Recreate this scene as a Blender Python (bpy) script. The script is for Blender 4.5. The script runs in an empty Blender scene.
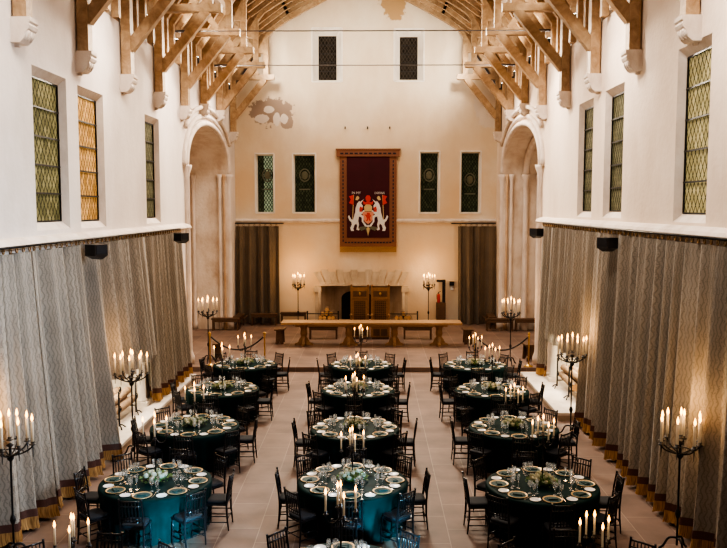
import bpy, math, random
from mathutils import Vector, Matrix
from mathutils.geometry import tessellate_polygon
R = math.radians
PI = math.pi
sc = bpy.context.scene
COL = sc.collection
rng = random.Random(7)

# ------------------------------------------------------------------ helpers
class MB:
    def __init__(s):
        s.v = []; s.f = []; s.sm = []; s.uv = {}
    def add(s, vs, fs, smooth=False):
        o = len(s.v); s.v += [tuple(p) for p in vs]
        for f in fs:
            s.f.append([i + o for i in f]); s.sm.append(smooth)
        return o
    def box(s, cx, cy, cz, sx, sy, sz, rz=0.0):
        c, sn = math.cos(rz), math.sin(rz); vs = []
        for dz in (-.5, .5):
            for dx, dy in ((-.5, -.5), (.5, -.5), (.5, .5), (-.5, .5)):
                x, y = dx * sx, dy * sy
                vs.append((cx + x * c - y * sn, cy + x * sn + y * c, cz + dz * sz))
        s.add(vs, [(3, 2, 1, 0), (4, 5, 6, 7), (0, 1, 5, 4), (1, 2, 6, 5), (2, 3, 7, 6), (3, 0, 4, 7)])
        return s
    def box2(s, x0, x1, y0, y1, z0, z1):
        return s.box((x0 + x1) / 2, (y0 + y1) / 2, (z0 + z1) / 2, abs(x1 - x0), abs(y1 - y0), abs(z1 - z0))
    def bar(s, p, q, w, h, up=(0, 0, 1)):
        p = Vector(p); q = Vector(q); d = (q - p).normalized(); up = Vector(up)
        a = d.cross(up)
        if a.length < 1e-5: a = d.cross(Vector((1, 0, 0)))
        a.normalize(); b = a.cross(d).normalized(); vs = []
        for e in (p, q):
            for i, j in ((-1, -1), (1, -1), (1, 1), (-1, 1)):
                vs.append(e + a * (w / 2 * i) + b * (h / 2 * j))
        s.add(vs, [(0, 1, 2, 3), (7, 6, 5, 4), (0, 4, 5, 1), (1, 5, 6, 2), (2, 6, 7, 3), (3, 7, 4, 0)])
        return s
    def tube(s, pts, r, n=8, cap=True):
        pts = [Vector(p) for p in pts]; m = len(pts)
        rs = r if isinstance(r, (list, tuple)) else [r] * m
        vs = []; prev = None
        for i, p in enumerate(pts):
            t = (pts[min(i + 1, m - 1)] - pts[max(i - 1, 0)])
            t = t.normalized() if t.length > 1e-9 else Vector((0, 0, 1))
            if prev is None:
                a = t.cross(Vector((0, 0, 1)))
                if a.length < 1e-3: a = t.cross(Vector((0, 1, 0)))
            else:
                a = prev - t * prev.dot(t)
            a.normalize(); prev = a; b = t.cross(a)
            for k in range(n):
                an = 2 * PI * k / n
                vs.append(p + (a * math.cos(an) + b * math.sin(an)) * rs[i])
        fs = []
        for i in range(m - 1):
            for k in range(n):
                fs.append((i * n + k, i * n + (k + 1) % n, (i + 1) * n + (k + 1) % n, (i + 1) * n + k))
        s.add(vs, fs, True)
        if cap:
            o = len(s.v) - m * n
            s.f.append([o + k for k in reversed(range(n))]); s.sm.append(False)
            s.f.append([o + (m - 1) * n + k for k in range(n)]); s.sm.append(False)
        return s
    def lathe(s, prof, n=16, c=(0, 0, 0), smooth=True):
        vs = []; m = len(prof)
        for r, z in prof:
            for k in range(n):
                a = 2 * PI * k / n
                vs.append((c[0] + r * math.cos(a), c[1] + r * math.sin(a), c[2] + z))
        fs = []
        for i in range(m - 1):
            for k in range(n):
                fs.append((i * n + k, i * n + (k + 1) % n, (i + 1) * n + (k + 1) % n, (i + 1) * n + k))
        o = s.add(vs, fs, smooth)
        if prof[0][0] > 1e-4: s.f.append([o + k for k in reversed(range(n))]); s.sm.append(False)
        if prof[-1][0] > 1e-4: s.f.append([o + (m - 1) * n + k for k in range(n)]); s.sm.append(False)
        return s
    def prism(s, poly, a, b, fn):
        """poly in 2-D, extruded from a to b; fn(p, q, t) -> xyz"""
        n = len(poly)
        vs = [fn(p[0], p[1], a) for p in poly] + [fn(p[0], p[1], b) for p in poly]
        tr = tessellate_polygon([[Vector((p[0], p[1], 0)) for p in poly]])
        fs = [tuple(t) for t in tr] + [tuple(i + n for i in reversed(t)) for t in tr]
        for i in range(n):
            j = (i + 1) % n
            fs.append((i, j, j + n, i + n))
        s.add(vs, fs)
        return s
    def sheet(s, outer, holes, fn):
        loops = [[Vector((p[0], p[1], 0)) for p in outer]] + [[Vector((p[0], p[1], 0)) for p in h] for h in holes]
        flat = [p for l in loops for p in l]
        s.add([fn(p.x, p.y) for p in flat], [tuple(t) for t in tessellate_polygon(loops)])
        return s
    def ball(s, c, r, n=8, m=6, sx=1, sy=1, sz=1):
        vs = []
        for i in range(m + 1):
            th = PI * i / m
            for k in range(n):
                a = 2 * PI * k / n
                vs.append((c[0] + r * sx * math.sin(th) * math.cos(a), c[1] + r * sy * math.sin(th) * math.sin(a), c[2] - r * sz * math.cos(th)))
        fs = [(i * n + k, i * n + (k + 1) % n, (i + 1) * n + (k + 1) % n, (i + 1) * n + k) for i in range(m) for k in range(n)]
        s.add(vs, fs, True)
        return s
    def build(s, name, mat, parent=None, kind=None, loc=None, label=None):
        me = bpy.data.meshes.new(name)
        me.from_pydata(s.v, [], s.f)
        me.polygons.foreach_set('use_smooth', s.sm)
        if s.uv:
            l = me.uv_layers.new(name='UVMap')
            for lp in me.loops: l.data[lp.index].uv = s.uv.get(lp.vertex_index, (0, 0))
        me.validate(); me.update()
        me.materials.append(mat)
        o = bpy.data.objects.new(name, me); COL.objects.link(o)
        if parent is not None: o.parent = parent
        if kind: o['kind'] = kind
        if loc: o.location = loc
        if label: o['label'] = label
        return o

def empty(name, label, cat, loc=(0, 0, 0), rz=0.0, group=None):
    o = bpy.data.objects.new(name, None); COL.objects.link(o)
    o.empty_display_size = .1
    o.location = loc; o.rotation_euler = (0, 0, rz)
    return tag(o, label, cat, group)
def tag(o, label, cat, group=None):
    o['label'] = label; o['category'] = cat
    if group: o['group'] = group
    return o
def light(kind, name, loc, energy, col, **kw):
    l = bpy.data.lights.new(name, kind); l.energy = energy; l.color = col
    for k, v in kw.items(): setattr(l, k, v)
    o = bpy.data.objects.new(name, l); COL.objects.link(o); o.location = loc
    return o
def aim(o, t): o.rotation_euler = (Vector(t) - o.location).to_track_quat('-Z', 'Y').to_euler()
KIDS = {}
def kids(o):
    if o.name not in KIDS: KIDS[o.name] = [c for c in bpy.data.objects if c.parent == o]
    return KIDS[o.name]
def dup(o, loc, rz, label, group=None, parent=None):
    c = o.copy(); COL.objects.link(c)
    if parent is None:
        c.location = loc; c.rotation_euler = (0, 0, rz); c['label'] = label
        if group: c['group'] = group
    else:
        c.parent = parent
    for ch in kids(o): dup(ch, None, None, None, None, c)
    return c
class Proto:
    """first placement uses the prototype itself, later ones copy it with its parts"""
    def __init__(s, root): s.root = root; s.used = False; s.src = None
    def put(s, loc, rz, label, group=None):
        if not s.used:
            s.used = True; o = s.root; kids(o)
            for ch in kids(o): kids(ch)
            o.location = loc; o.rotation_euler = (0, 0, rz); o['label'] = label
            if group: o['group'] = group
            return o
        return dup(s.root, loc, rz, label, group)

# ------------------------------------------------------------------ materials
def nmat(name):
    m = bpy.data.materials.new(name); m.use_nodes = True
    nt = m.node_tree; b = nt.nodes['Principled BSDF']
    return m, nt, b, nt.nodes.new, nt.links.new
def simple(name, col, rough=.5, metal=0.0, emit=None, es=0.0, var=.15, scale=20, bump=0.0, sheen=0.0, spec=None):
    m, nt, b, N, L = nmat(name)
    b.inputs['Roughness'].default_value = rough; b.inputs['Metallic'].default_value = metal
    tc = N('ShaderNodeTexCoord'); no = N('ShaderNodeTexNoise'); no.inputs['Scale'].default_value = scale; no.inputs['Detail'].default_value = 4
    L(tc.outputs['Object'], no.inputs['Vector'])
    mx = N('ShaderNodeMix'); mx.data_type = 'RGBA'
    L(no.outputs['Fac'], mx.inputs[0])
    mx.inputs[6].default_value = tuple(c * (1 - var) for c in col) + (1,)
    mx.inputs[7].default_value = tuple(min(1, c * (1 + var)) for c in col) + (1,)
    L(mx.outputs[2], b.inputs['Base Color'])
    if bump:
        bp = N('ShaderNodeBump'); bp.inputs['Strength'].default_value = bump; bp.inputs['Distance'].default_value = .02
        L(no.outputs['Fac'], bp.inputs['Height']); L(bp.outputs['Normal'], b.inputs['Normal'])
    if emit: b.inputs['Emission Color'].default_value = tuple(emit) + (1,); b.inputs['Emission Strength'].default_value = es
    if sheen: b.inputs['Sheen Weight'].default_value = sheen
    if spec is not None: b.inputs['Specular IOR Level'].default_value = spec
    return m
def ramp(N, stops):
    r = N('ShaderNodeValToRGB'); e = r.color_ramp.elements
    while len(e) < len(stops): e.new(.5)
    for i, (p, c) in enumerate(stops):
        e[i].position = p; e[i].color = tuple(c) + (1,) if len(c) == 3 else c
    return r
def plaster(name, c1, c2, c3, rough=.9, scale=.35, bump=.25):
    m, nt, b, N, L = nmat(name); b.inputs['Roughness'].default_value = rough
    tc = N('ShaderNodeTexCoord')
    n1 = N('ShaderNodeTexNoise'); n1.inputs['Scale'].default_value = scale; n1.inputs['Detail'].default_value = 8; n1.inputs['Roughness'].default_value = .62
    mp = N('ShaderNodeMapping'); mp.inputs['Scale'].default_value = (1, 1, .55)
    L(tc.outputs['Object'], mp.inputs['Vector']); L(mp.outputs['Vector'], n1.inputs['Vector'])
    r = ramp(N, [(.3, c1), (.52, c2), (.72, c3)])
    L(n1.outputs['Fac'], r.inputs['Fac']); L(r.outputs['Color'], b.inputs['Base Color'])
    n2 = N('ShaderNodeTexNoise'); n2.inputs['Scale'].default_value = 9; n2.inputs['Detail'].default_value = 6
    L(tc.outputs['Object'], n2.inputs['Vector'])
    bp = N('ShaderNodeBump'); bp.inputs['Strength'].default_value = bump; bp.inputs['Distance'].default_value = .03
    L(n2.outputs['Fac'], bp.inputs['Height']); L(bp.outputs['Normal'], b.inputs['Normal'])
    return m, nt, b, N, L, tc, r
def wood(name, c1, c2, rough=.55, scale=1.0):
    m, nt, b, N, L = nmat(name); b.inputs['Roughness'].default_value = rough
    tc = N('ShaderNodeTexCoord'); oi = N('ShaderNodeObjectInfo')
    n = N('ShaderNodeTexNoise'); n.inputs['Scale'].default_value = 3.2 * scale; n.inputs['Detail'].default_value = 7; n.inputs['Roughness'].default_value = .65
    n.inputs['Distortion'].default_value = 1.2
    L(tc.outputs['Object'], n.inputs['Vector'])
    r = ramp(N, [(.28, c1), (.7, c2)]); L(n.outputs['Fac'], r.inputs['Fac'])
    hs = N('ShaderNodeHueSaturation')
    mr = N('ShaderNodeMapRange'); mr.inputs[3].default_value = .82; mr.inputs[4].default_value = 1.15
    L(oi.outputs['Random'], mr.inputs[0]); L(mr.outputs[0], hs.inputs['Value'])
    L(r.outputs['Color'], hs.inputs['Color']); L(hs.outputs['Color'], b.inputs['Base Color'])
    return m

M = {}
M['wall_l'] = plaster('plaster_left', (.60, .525, .47), (.75, .68, .625), (.80, .74, .69))[0]
M['wall_r'] = plaster('plaster_right', (.63, .505, .40), (.78, .665, .555), (.83, .73, .63))[0]
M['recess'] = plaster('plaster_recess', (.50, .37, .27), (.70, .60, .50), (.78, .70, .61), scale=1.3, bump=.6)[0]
M['stone'] = plaster('dressed_stone', (.62, .52, .44), (.74, .65, .57), (.80, .73, .66), scale=2.5)[0]
M['ochre_stone'] = plaster('ochre_stone', (.46, .30, .18), (.58, .41, .27), (.66, .52, .39), scale=2.5)[0]
M['hearth'] = plaster('hearth_stone', (.55, .48, .40), (.68, .61, .53), (.75, .69, .62), scale=2.0)[0]
M['firestone'] = plaster('fireplace_stone', (.34, .25, .17), (.46, .36, .27), (.55, .46, .36), scale=1.6, bump=.5)[0]
M['reveal'] = plaster('limewashed_reveal', (.74, .68, .60), (.84, .79, .72), (.88, .84, .78), scale=2.5)[0]
M['surround'] = plaster('worn_surround', (.42, .33, .24), (.60, .50, .38), (.68, .58, .46), scale=2.2, bump=.5)[0]
# back wall: warm plaster, ochre lower down, a patch of bare stone and a rusty stain
m, nt, b, N, L, tc, r0 = plaster('plaster_back', (.66, .53, .39), (.76, .65, .51), (.82, .74, .62), scale=.5)
sep = N('ShaderNodeSeparateXYZ'); L(tc.outputs['Object'], sep.inputs[0])
mr = N('ShaderNodeMapRange'); mr.inputs[1].default_value = 11.2; mr.inputs[2].default_value = 6.5; L(sep.outputs['Z'], mr.inputs[0])
n3 = N('ShaderNodeTexNoise'); n3.inputs['Scale'].default_value = .45; n3.inputs['Detail'].default_value = 6; L(tc.outputs['Object'], n3.inputs['Vector'])
mul = N('ShaderNodeMath'); mul.operation = 'MULTIPLY'; L(mr.outputs[0], mul.inputs[0])
mr3 = N('ShaderNodeMapRange'); mr3.inputs[1].default_value = .35; mr3.inputs[2].default_value = .65; L(n3.outputs['Fac'], mr3.inputs[0]); L(mr3.outputs[0], mul.inputs[1])
ml2 = N('ShaderNodeMath'); ml2.operation = 'MULTIPLY'; ml2.inputs[1].default_value = .95; L(mul.outputs[0], ml2.inputs[0])
mx = N('ShaderNodeMix'); mx.data_type = 'RGBA'; L(ml2.outputs[0], mx.inputs[0]); L(r0.outputs['Color'], mx.inputs[6]); mx.inputs[7].default_value = (.71, .53, .34, 1)
cur = mx.outputs[2]
def blob(cx, cz, sx, sz, thr, amp, nscale):
    mp = N('ShaderNodeMapping'); mp.inputs['Location'].default_value = (-cx / sx, 0, -cz / sz); mp.inputs['Scale'].default_value = (1 / sx, 0, 1 / sz)
    L(tc.outputs['Object'], mp.inputs['Vector'])
    ln = N('ShaderNodeVectorMath'); ln.operation = 'LENGTH'; L(mp.outputs['Vector'], ln.inputs[0])
    nz = N('ShaderNodeTexNoise'); nz.inputs['Scale'].default_value = nscale; nz.inputs['Detail'].default_value = 7; nz.inputs['Roughness'].default_value = .6; L(tc.outputs['Object'], nz.inputs['Vector'])
    ma = N('ShaderNodeMath'); ma.operation = 'MULTIPLY_ADD'; ma.inputs[1].default_value = amp; L(nz.outputs['Fac'], ma.inputs[0]); L(ln.outputs['Value'], ma.inputs[2])
    mq = N('ShaderNodeMapRange'); mq.inputs[1].default_value = thr + .08; mq.inputs[2].default_value = thr - .02; L(ma.outputs[0], mq.inputs[0])
    return mq.outputs[0]
def over(fac, col, k=1.0):
    global cur
    q = N('ShaderNodeMath'); q.operation = 'MULTIPLY'; q.inputs[1].default_value = k; L(fac, q.inputs[0])
    x = N('ShaderNodeMix'); x.data_type = 'RGBA'; L(q.outputs[0], x.inputs[0]); L(cur, x.inputs[6]); x.inputs[7].default_value = tuple(col) + (1,)
    cur = x.outputs[2]
over(blob(-4.45, 9.45, .95, .58, 1.85, 1.8, 2.6), (.35, .265, .21))
over(blob(-3.75, 9.0, .28, .3, 1.35, .8, 3.0), (.38, .29, .23))
for bx, bz, bs, bt in ((-4.85, 9.15, .36, .2), (-4.55, 9.55, .24, .17), (-4.2, 9.15, .17, .3), (-3.88, 9.15, .2, .22)):
    over(blob(bx, bz, bs, bt, 1.45, 1.1, 3.2), (.74, .66, .58))
over(blob(.95, 14.1, .75, 1.0, 1.55, 1.7, 1.8), (.42, .24, .08), .8)
over(blob(5.2, 9.6, .8, .9, 1.5, 1.1, 1.5), (.74, .66, .58), .8)
L(cur, b.inputs['Base Color']); M['wall_b'] = m
# floor flags
m, nt, b, N, L = nmat('stone_flags'); b.inputs['Roughness'].default_value = .62
tc = N('ShaderNodeTexCoord'); mp = N('ShaderNodeMapping'); mp.inputs['Rotation'].default_value = (0, 0, PI / 2)
L(tc.outputs['Object'], mp.inputs['Vector'])
br = N('ShaderNodeTexBrick'); br.offset = .5; br.inputs['Scale'].default_value = 1.0
br.inputs['Brick Width'].default_value = 1.1; br.inputs['Row Height'].default_value = .62; br.inputs['Mortar Size'].default_value = .008; br.inputs['Mortar Smooth'].default_value = .3
br.inputs['Color1'].default_value = (.205, .137, .107, 1); br.inputs['Color2'].default_value = (.250, .172, .134, 1); br.inputs['Mortar'].default_value = (.33, .25, .20, 1)
L(mp.outputs['Vector'], br.inputs['Vector'])
n = N('ShaderNodeTexNoise'); n.inputs['Scale'].default_value = 1.4; n.inputs['Detail'].default_value = 8; L(tc.outputs['Object'], n.inputs['Vector'])
rr = ramp(N, [(.3, (.72, .70, .68)), (.7, (1.12, 1.1, 1.08))]); L(n.outputs['Fac'], rr.inputs['Fac'])
mx = N('ShaderNodeMix'); mx.data_type = 'RGBA'; mx.blend_type = 'MULTIPLY'; mx.inputs[0].default_value = 1
L(br.outputs['Color'], mx.inputs[6]); L(rr.outputs['Color'], mx.inputs[7]); L(mx.outputs[2], b.inputs['Base Color'])
bp = N('ShaderNodeBump'); bp.inputs['Strength'].default_value = .25; bp.inputs['Distance'].default_value = .02; L(n.outputs['Fac'], bp.inputs['Height']); L(bp.outputs['Normal'], b.inputs['Normal'])
M['floor'] = m
M['oak'] = wood('roof_oak', (.27, .160, .078), (.53, .375, .23))
M['oak_dark'] = wood('roof_boards', (.16, .075, .03), (.27, .14, .06), scale=2)
M['table_oak'] = wood('table_oak', (.30, .17, .078), (.40, .245, .125), scale=2)
M['bench_oak'] = wood('bench_oak', (.085, .045, .024), (.145, .08, .042), scale=2)
M['throne_oak'] = wood('carved_oak', (.22, .115, .048), (.35, .19, .08), scale=3)
M['log'] = wood('bark', (.20, .12, .07), (.40, .27, .17), rough=.9, scale=3)
M['log_end'] = wood('cut_wood', (.60, .34, .15), (.78, .50, .26), rough=.8, scale=4)
M['black'] = simple('black_lacquer', (.012, .011, .013), rough=.32)
M['chair'] = simple('chair_lacquer', (.016, .014, .016), rough=.28)
M['cushion'] = simple('black_cushion', (.016, .017, .022), rough=.8)
M['iron'] = simple('wrought_iron', (.022, .020, .019), rough=.42, metal=.4, bump=.2, scale=60)
M['steel'] = simple('tie_steel', (.16, .15, .15), rough=.5, metal=.6)
M['brass'] = simple('brass', (.62, .40, .13), rough=.3, metal=.9)
M['brass_old'] = simple('old_brass', (.30, .18, .07), rough=.45, metal=.7)
M['gold'] = simple('gold_rim', (.55, .38, .19), rough=.4, metal=.5)
M['wax'] = simple('ivory_wax', (.60, .52, .40), rough=.5, emit=(1, .72, .42), es=.10)
M['flame'] = simple('flame', (1, .6, .2), emit=(1, .44, .09), es=8)
M['china'] = simple('white_china', (.80, .80, .79), rough=.2, var=.03)
M['cutlery'] = simple('silver', (.7, .68, .64), rough=.2, metal=1)
M['napkin'] = simple('dark_green_napkin', (.022, .062, .060), rough=.7, var=.25)
M['leaf'] = simple('foliage', (.13, .20, .05), rough=.6, var=.6, scale=14)
M['rose'] = simple('white_rose', (.74, .72, .57), rough=.6, var=.1)
M['lamp'] = simple('lamp_lens', (1, 1, 1), emit=(1, .95, .88), es=30)
M['red'] = simple('extinguisher_red', (.45, .03, .02), rough=.35)
M['dark'] = simple('oven_shade', (.012, .010, .010), rough=1)  # near-black colour stands in for shade inside the oven recess
M['rope'] = simple('black_rope', (.02, .018, .018), rough=.7)
M['burgundy'] = simple('burgundy_velvet', (.060, .006, .012), rough=.9, sheen=.2, var=.3, scale=2)
M['border'] = simple('braided_border', (.24, .105, .06), rough=.8, var=.3, scale=40)
M['navy'] = simple('dark_braid', (.018, .018, .035), rough=.8)
M['white_silk'] = simple('white_silk', (.74, .73, .72), rough=.7, var=.2, scale=12)
M['red_silk'] = simple('red_silk', (.62, .05, .035), rough=.7)
M['salmon_silk'] = simple('salmon_silk', (.70, .30, .20), rough=.7)
M['gold_silk'] = simple('gold_silk', (.62, .48, .24), rough=.6)
M['dull_silk'] = simple('dull_green_silk', (.13, .13, .085), rough=.6, var=.5, scale=25)
# green satin cloth
m, nt, b, N, L = nmat('green_satin')
b.inputs['Base Color'].default_value = (.010, .058, .058, 1); b.inputs['Roughness'].default_value = .6; b.inputs['Specular IOR Level'].default_value = .05
b.inputs['Sheen Weight'].default_value = .02; b.inputs['Sheen Tint'].default_value = (.25, .6, .65, 1); b.inputs['Sheen Roughness'].default_value = .4
tc = N('ShaderNodeTexCoord'); n = N('ShaderNodeTexNoise'); n.inputs['Scale'].default_value = 5; L(tc.outputs['Object'], n.inputs['Vector'])
rr = ramp(N, [(.3, (.0045, .0175, .0165)), (.7, (.0085, .029, .0275))]); L(n.outputs['Fac'], rr.inputs['Fac']); L(rr.outputs['Color'], b.inputs['Base Color'])
M['satin'] = m
# clear drinking glass: thin, part transparent part mirror
m = bpy.data.materials.new('clear_glass'); m.use_nodes = True; nt = m.node_tree; nt.nodes.clear(); N = nt.nodes.new; L = nt.links.new
out = N('ShaderNodeOutputMaterial'); tr = N('ShaderNodeBsdfTransparent'); gl = N('ShaderNodeBsdfGlossy'); gl.inputs['Roughness'].default_value = .08
gl.inputs['Color'].default_value = (.9, .95, 1, 1)
fr = N('ShaderNodeLayerWeight'); fr.inputs['Blend'].default_value = .6; ms = N('ShaderNodeMixShader')
nz = N('ShaderNodeTexNoise'); nz.inputs['Scale'].default_value = 3
df = N('ShaderNodeBsdfTranslucent'); df.inputs['Color'].default_value = (.8, .85, .9, 1); m0 = N('ShaderNodeMixShader'); m0.inputs[0].default_value = .17; L(tr.outputs[0], m0.inputs[1]); L(df.outputs[0], m0.inputs[2])
L(fr.outputs['Facing'], ms.inputs[0]); L(m0.outputs[0], ms.inputs[1]); L(gl.outputs[0], ms.inputs[2]); L(ms.outputs[0], out.inputs['Surface'])
M['glass'] = m
# damask curtain; uses the UV map (metres along the cloth, metres up)
def damask(name, base, dark, patt=True):
    m, nt, b, N, L = nmat(name); b.inputs['Roughness'].default_value = .85; b.inputs['Sheen Weight'].default_value = .15
    uv = N('ShaderNodeUVMap'); uv.uv_map = 'UVMap'
    sp = N('ShaderNodeSeparateXYZ'); L(uv.outputs['UV'], sp.inputs[0])
    def mth(op, a, c=None, k=None):
        q = N('ShaderNodeMath'); q.operation = op
        if isinstance(a, float): q.inputs[0].default_value = a
        else: L(a, q.inputs[0])
        if c is not None:
            if isinstance(c, float): q.inputs[1].default_value = c
            else: L(c, q.inputs[1])
        if k is not None: q.inputs[2].default_value = k
        return q.outputs[0]
    s1 = mth('SINE', mth('MULTIPLY', sp.outputs['Y'], 30.0))
    ph = mth('ADD', mth('MULTIPLY', sp.outputs['X'], 75.0), mth('MULTIPLY', s1, 1.5))
    line = mth('GREATER_THAN', mth('SINE', ph), .62)
    no = N('ShaderNodeTexVoronoi'); no.inputs['Scale'].default_value = 26; L(uv.outputs['UV'], no.inputs['Vector'])
    spk = mth('LESS_THAN', no.outputs['Distance'], .28)
    pf = mth('MAXIMUM', mth('MULTIPLY', line, .42), mth('MULTIPLY', spk, .42))
    n2 = N('ShaderNodeTexNoise'); n2.inputs['Scale'].default_value = 1.2; L(uv.outputs['UV'], n2.inputs['Vector'])
    rb = ramp(N, [(.3, tuple(c * .85 for c in base)), (.7, tuple(c * 1.1 for c in base))]); L(n2.outputs['Fac'], rb.inputs['Fac'])
    mx = N('ShaderNodeMix'); mx.data_type = 'RGBA'; L(pf, mx.inputs[0]); L(rb.outputs['Color'], mx.inputs[6]); mx.inputs[7].default_value = dark + (1,)
    L(mx.outputs[2], b.inputs['Base Color'])
    return m
M['curtain'] = damask('grey_damask', (.35, .305, .25), (.115, .094, .073))
M['curtain_back'] = damask('brown_damask', (.17, .125, .08), (.07, .05, .034))
M['band'] = simple('burgundy_band', (.115, .050, .036), rough=.85, var=.3, scale=30)
def fringe_mat():
    m, nt, b, N, L = nmat('gold_fringe'); b.inputs['Roughness'].default_value = .7
    uv = N('ShaderNodeUVMap'); uv.uv_map = 'UVMap'
    mp = N('ShaderNodeMapping'); mp.inputs['Scale'].default_value = (60, 4, 1); L(uv.outputs['UV'], mp.inputs['Vector'])
    n = N('ShaderNodeTexNoise'); n.inputs['Scale'].default_value = 1; L(mp.outputs['Vector'], n.inputs['Vector'])
    r = ramp(N, [(.35, (.22, .11, .035)), (.6, (.50, .29, .11))]); L(n.outputs['Fac'], r.inputs['Fac']); L(r.outputs['Color'], b.inputs['Base Color'])
    return m
M['fringe'] = fringe_mat()
# leaded glass, diamond quarries; axis of the wall picks the horizontal coordinate
def leaded(name, axis, c1, c2, lead, es, dx=.16, dz=.26, lw=.09):
    m, nt, b, N, L = nmat(name); b.inputs['Roughness'].default_value = .8; b.inputs['Specular IOR Level'].default_value = .05
    tc = N('ShaderNodeTexCoord'); sp = N('ShaderNodeSeparateXYZ'); L(tc.outputs['Object'], sp.inputs[0])
    def mth(op, a, c):
        q = N('ShaderNodeMath'); q.operation = op
        for i, x in enumerate((a, c)):
            if isinstance(x, (int, float)): q.inputs[i].default_value = x
            else: L(x, q.inputs[i])
        return q.outputs[0]
    h = mth('MULTIPLY', sp.outputs['Y' if axis == 'y' else 'X'], 1 / dx); z = mth('MULTIPLY', sp.outputs['Z'], 1 / dz)
    a = mth('PINGPONG', mth('ADD', h, z), .5); c = mth('PINGPONG', mth('SUBTRACT', h, z), .5)
    ln = mth('LESS_THAN', mth('MINIMUM', a, c), lw)
    fl = N('ShaderNodeCombineXYZ'); L(mth('FLOOR', mth('ADD', h, z), 0), fl.inputs[0]); L(mth('FLOOR', mth('SUBTRACT', h, z), 0), fl.inputs[1])
    wn = N('ShaderNodeTexWhiteNoise'); L(fl.outputs[0], wn.inputs['Vector'])
    no = N('ShaderNodeTexNoise'); no.inputs['Scale'].default_value = 1.1; L(tc.outputs['Object'], no.inputs['Vector'])
    av = mth('MULTIPLY', mth('ADD', wn.outputs['Value'], mth('MULTIPLY', no.outputs['Fac'], 1.6)), .4)
    r = ramp(N, [(.25, c1), (.75, c2)]); L(av, r.inputs['Fac'])
    mx = N('ShaderNodeMix'); mx.data_type = 'RGBA'; L(ln, mx.inputs[0]); L(r.outputs['Color'], mx.inputs[6]); mx.inputs[7].default_value = lead + (1,)
    L(mx.outputs[2], b.inputs['Base Color']); L(mx.outputs[2], b.inputs['Emission Color']); b.inputs['Emission Strength'].default_value = es
    return m
M['w_green'] = leaded('leaded_green', 'y', (.105, .095, .042), (.26, .23, .11), (.03, .028, .014), .34)
M['w_amber'] = leaded('leaded_amber', 'y', (.30, .155, .04), (.56, .33, .12), (.10, .06, .028), .42)
M['w_grey'] = leaded('leaded_grey_green', 'y', (.085, .080, .042), (.15, .135, .078), (.03, .028, .02), .3)
M['w_cream'] = leaded('leaded_cream', 'y', (.23, .20, .09), (.42, .365, .19), (.045, .04, .02), .36)
M['w_night'] = leaded('leaded_night', 'x', (.018, .022, .012), (.060, .065, .035), (.008, .008, .007), .35, .13, .2)
M['w_night2'] = leaded('leaded_night_pale', 'x', (.20, .26, .17), (.34, .42, .30), (.02, .03, .02), .4, .13, .2, .13)
M['w_brown'] = leaded('leaded_brown', 'x', (.015, .012, .010), (.035, .028, .022), (.075, .062, .05), .25, .15, .24, .06)

# ------------------------------------------------------------------ the room
XL, XR, YB, YF = -6.06, 5.45, 35.0, -1.5
XC = -.32
HW = 9.7
DY, DZ = 25.12, .15
CAMZ = 5.3
def S(name, mb, mat, parent=None): return mb.build(name, mat, parent, None if parent else 'structure')
def rect(a0, a1, b0, b1): return [(a0, b0), (a1, b0), (a1, b1), (a0, b1)]

mb = MB(); mb.box2(XL - .6, XR + .6, YF, DY, -.2, 0); S('floor', mb, M['floor'])
mb = MB(); mb.box2(XL - 3, XR + 3, DY, YB + 1.5, -.2, DZ); S('trim_1', mb, M['floor'])

BAY0, BAY1, SPR, RISE = 25.75, 33.1, 6.6, 1.62
def arch_pts(y0, y1, z0, spr, rise, n=24):
    c, h = (y0 + y1) / 2, (y1 - y0) / 2
    pts = [(y0, z0), (y1, z0)]
    for i in range(n + 1):
        a = PI * i / n
        pts.append((c + h * math.cos(a), spr + rise * math.sin(a) ** .92))
    return pts
sides = {
    'left': dict(x=XL, s=1, wins=[(14.42, 15.70, 5.03, 7.665, 'w_green'), (16.6, 17.85, 5.01, 7.64, 'w_amber'), (21.4, 22.5, 5.01, 7.61, 'w_grey')],
                 fire=(16.67, 20.27), led=4.78, mat='wall_l', ct=4.55),
    'right': dict(x=XR, s=-1, wins=[(13.22, 14.33, 5.19, 7.93, 'w_cream'), (17.63, 18.73, 5.21, 7.84, 'w_grey'), (20.02, 21.1, 5.2, 7.83, 'w_grey')],
                  fire=(19.57, 23.27), led=4.98, mat='wall_r', ct=4.72)}
wn = 0; tn = 1
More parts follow.
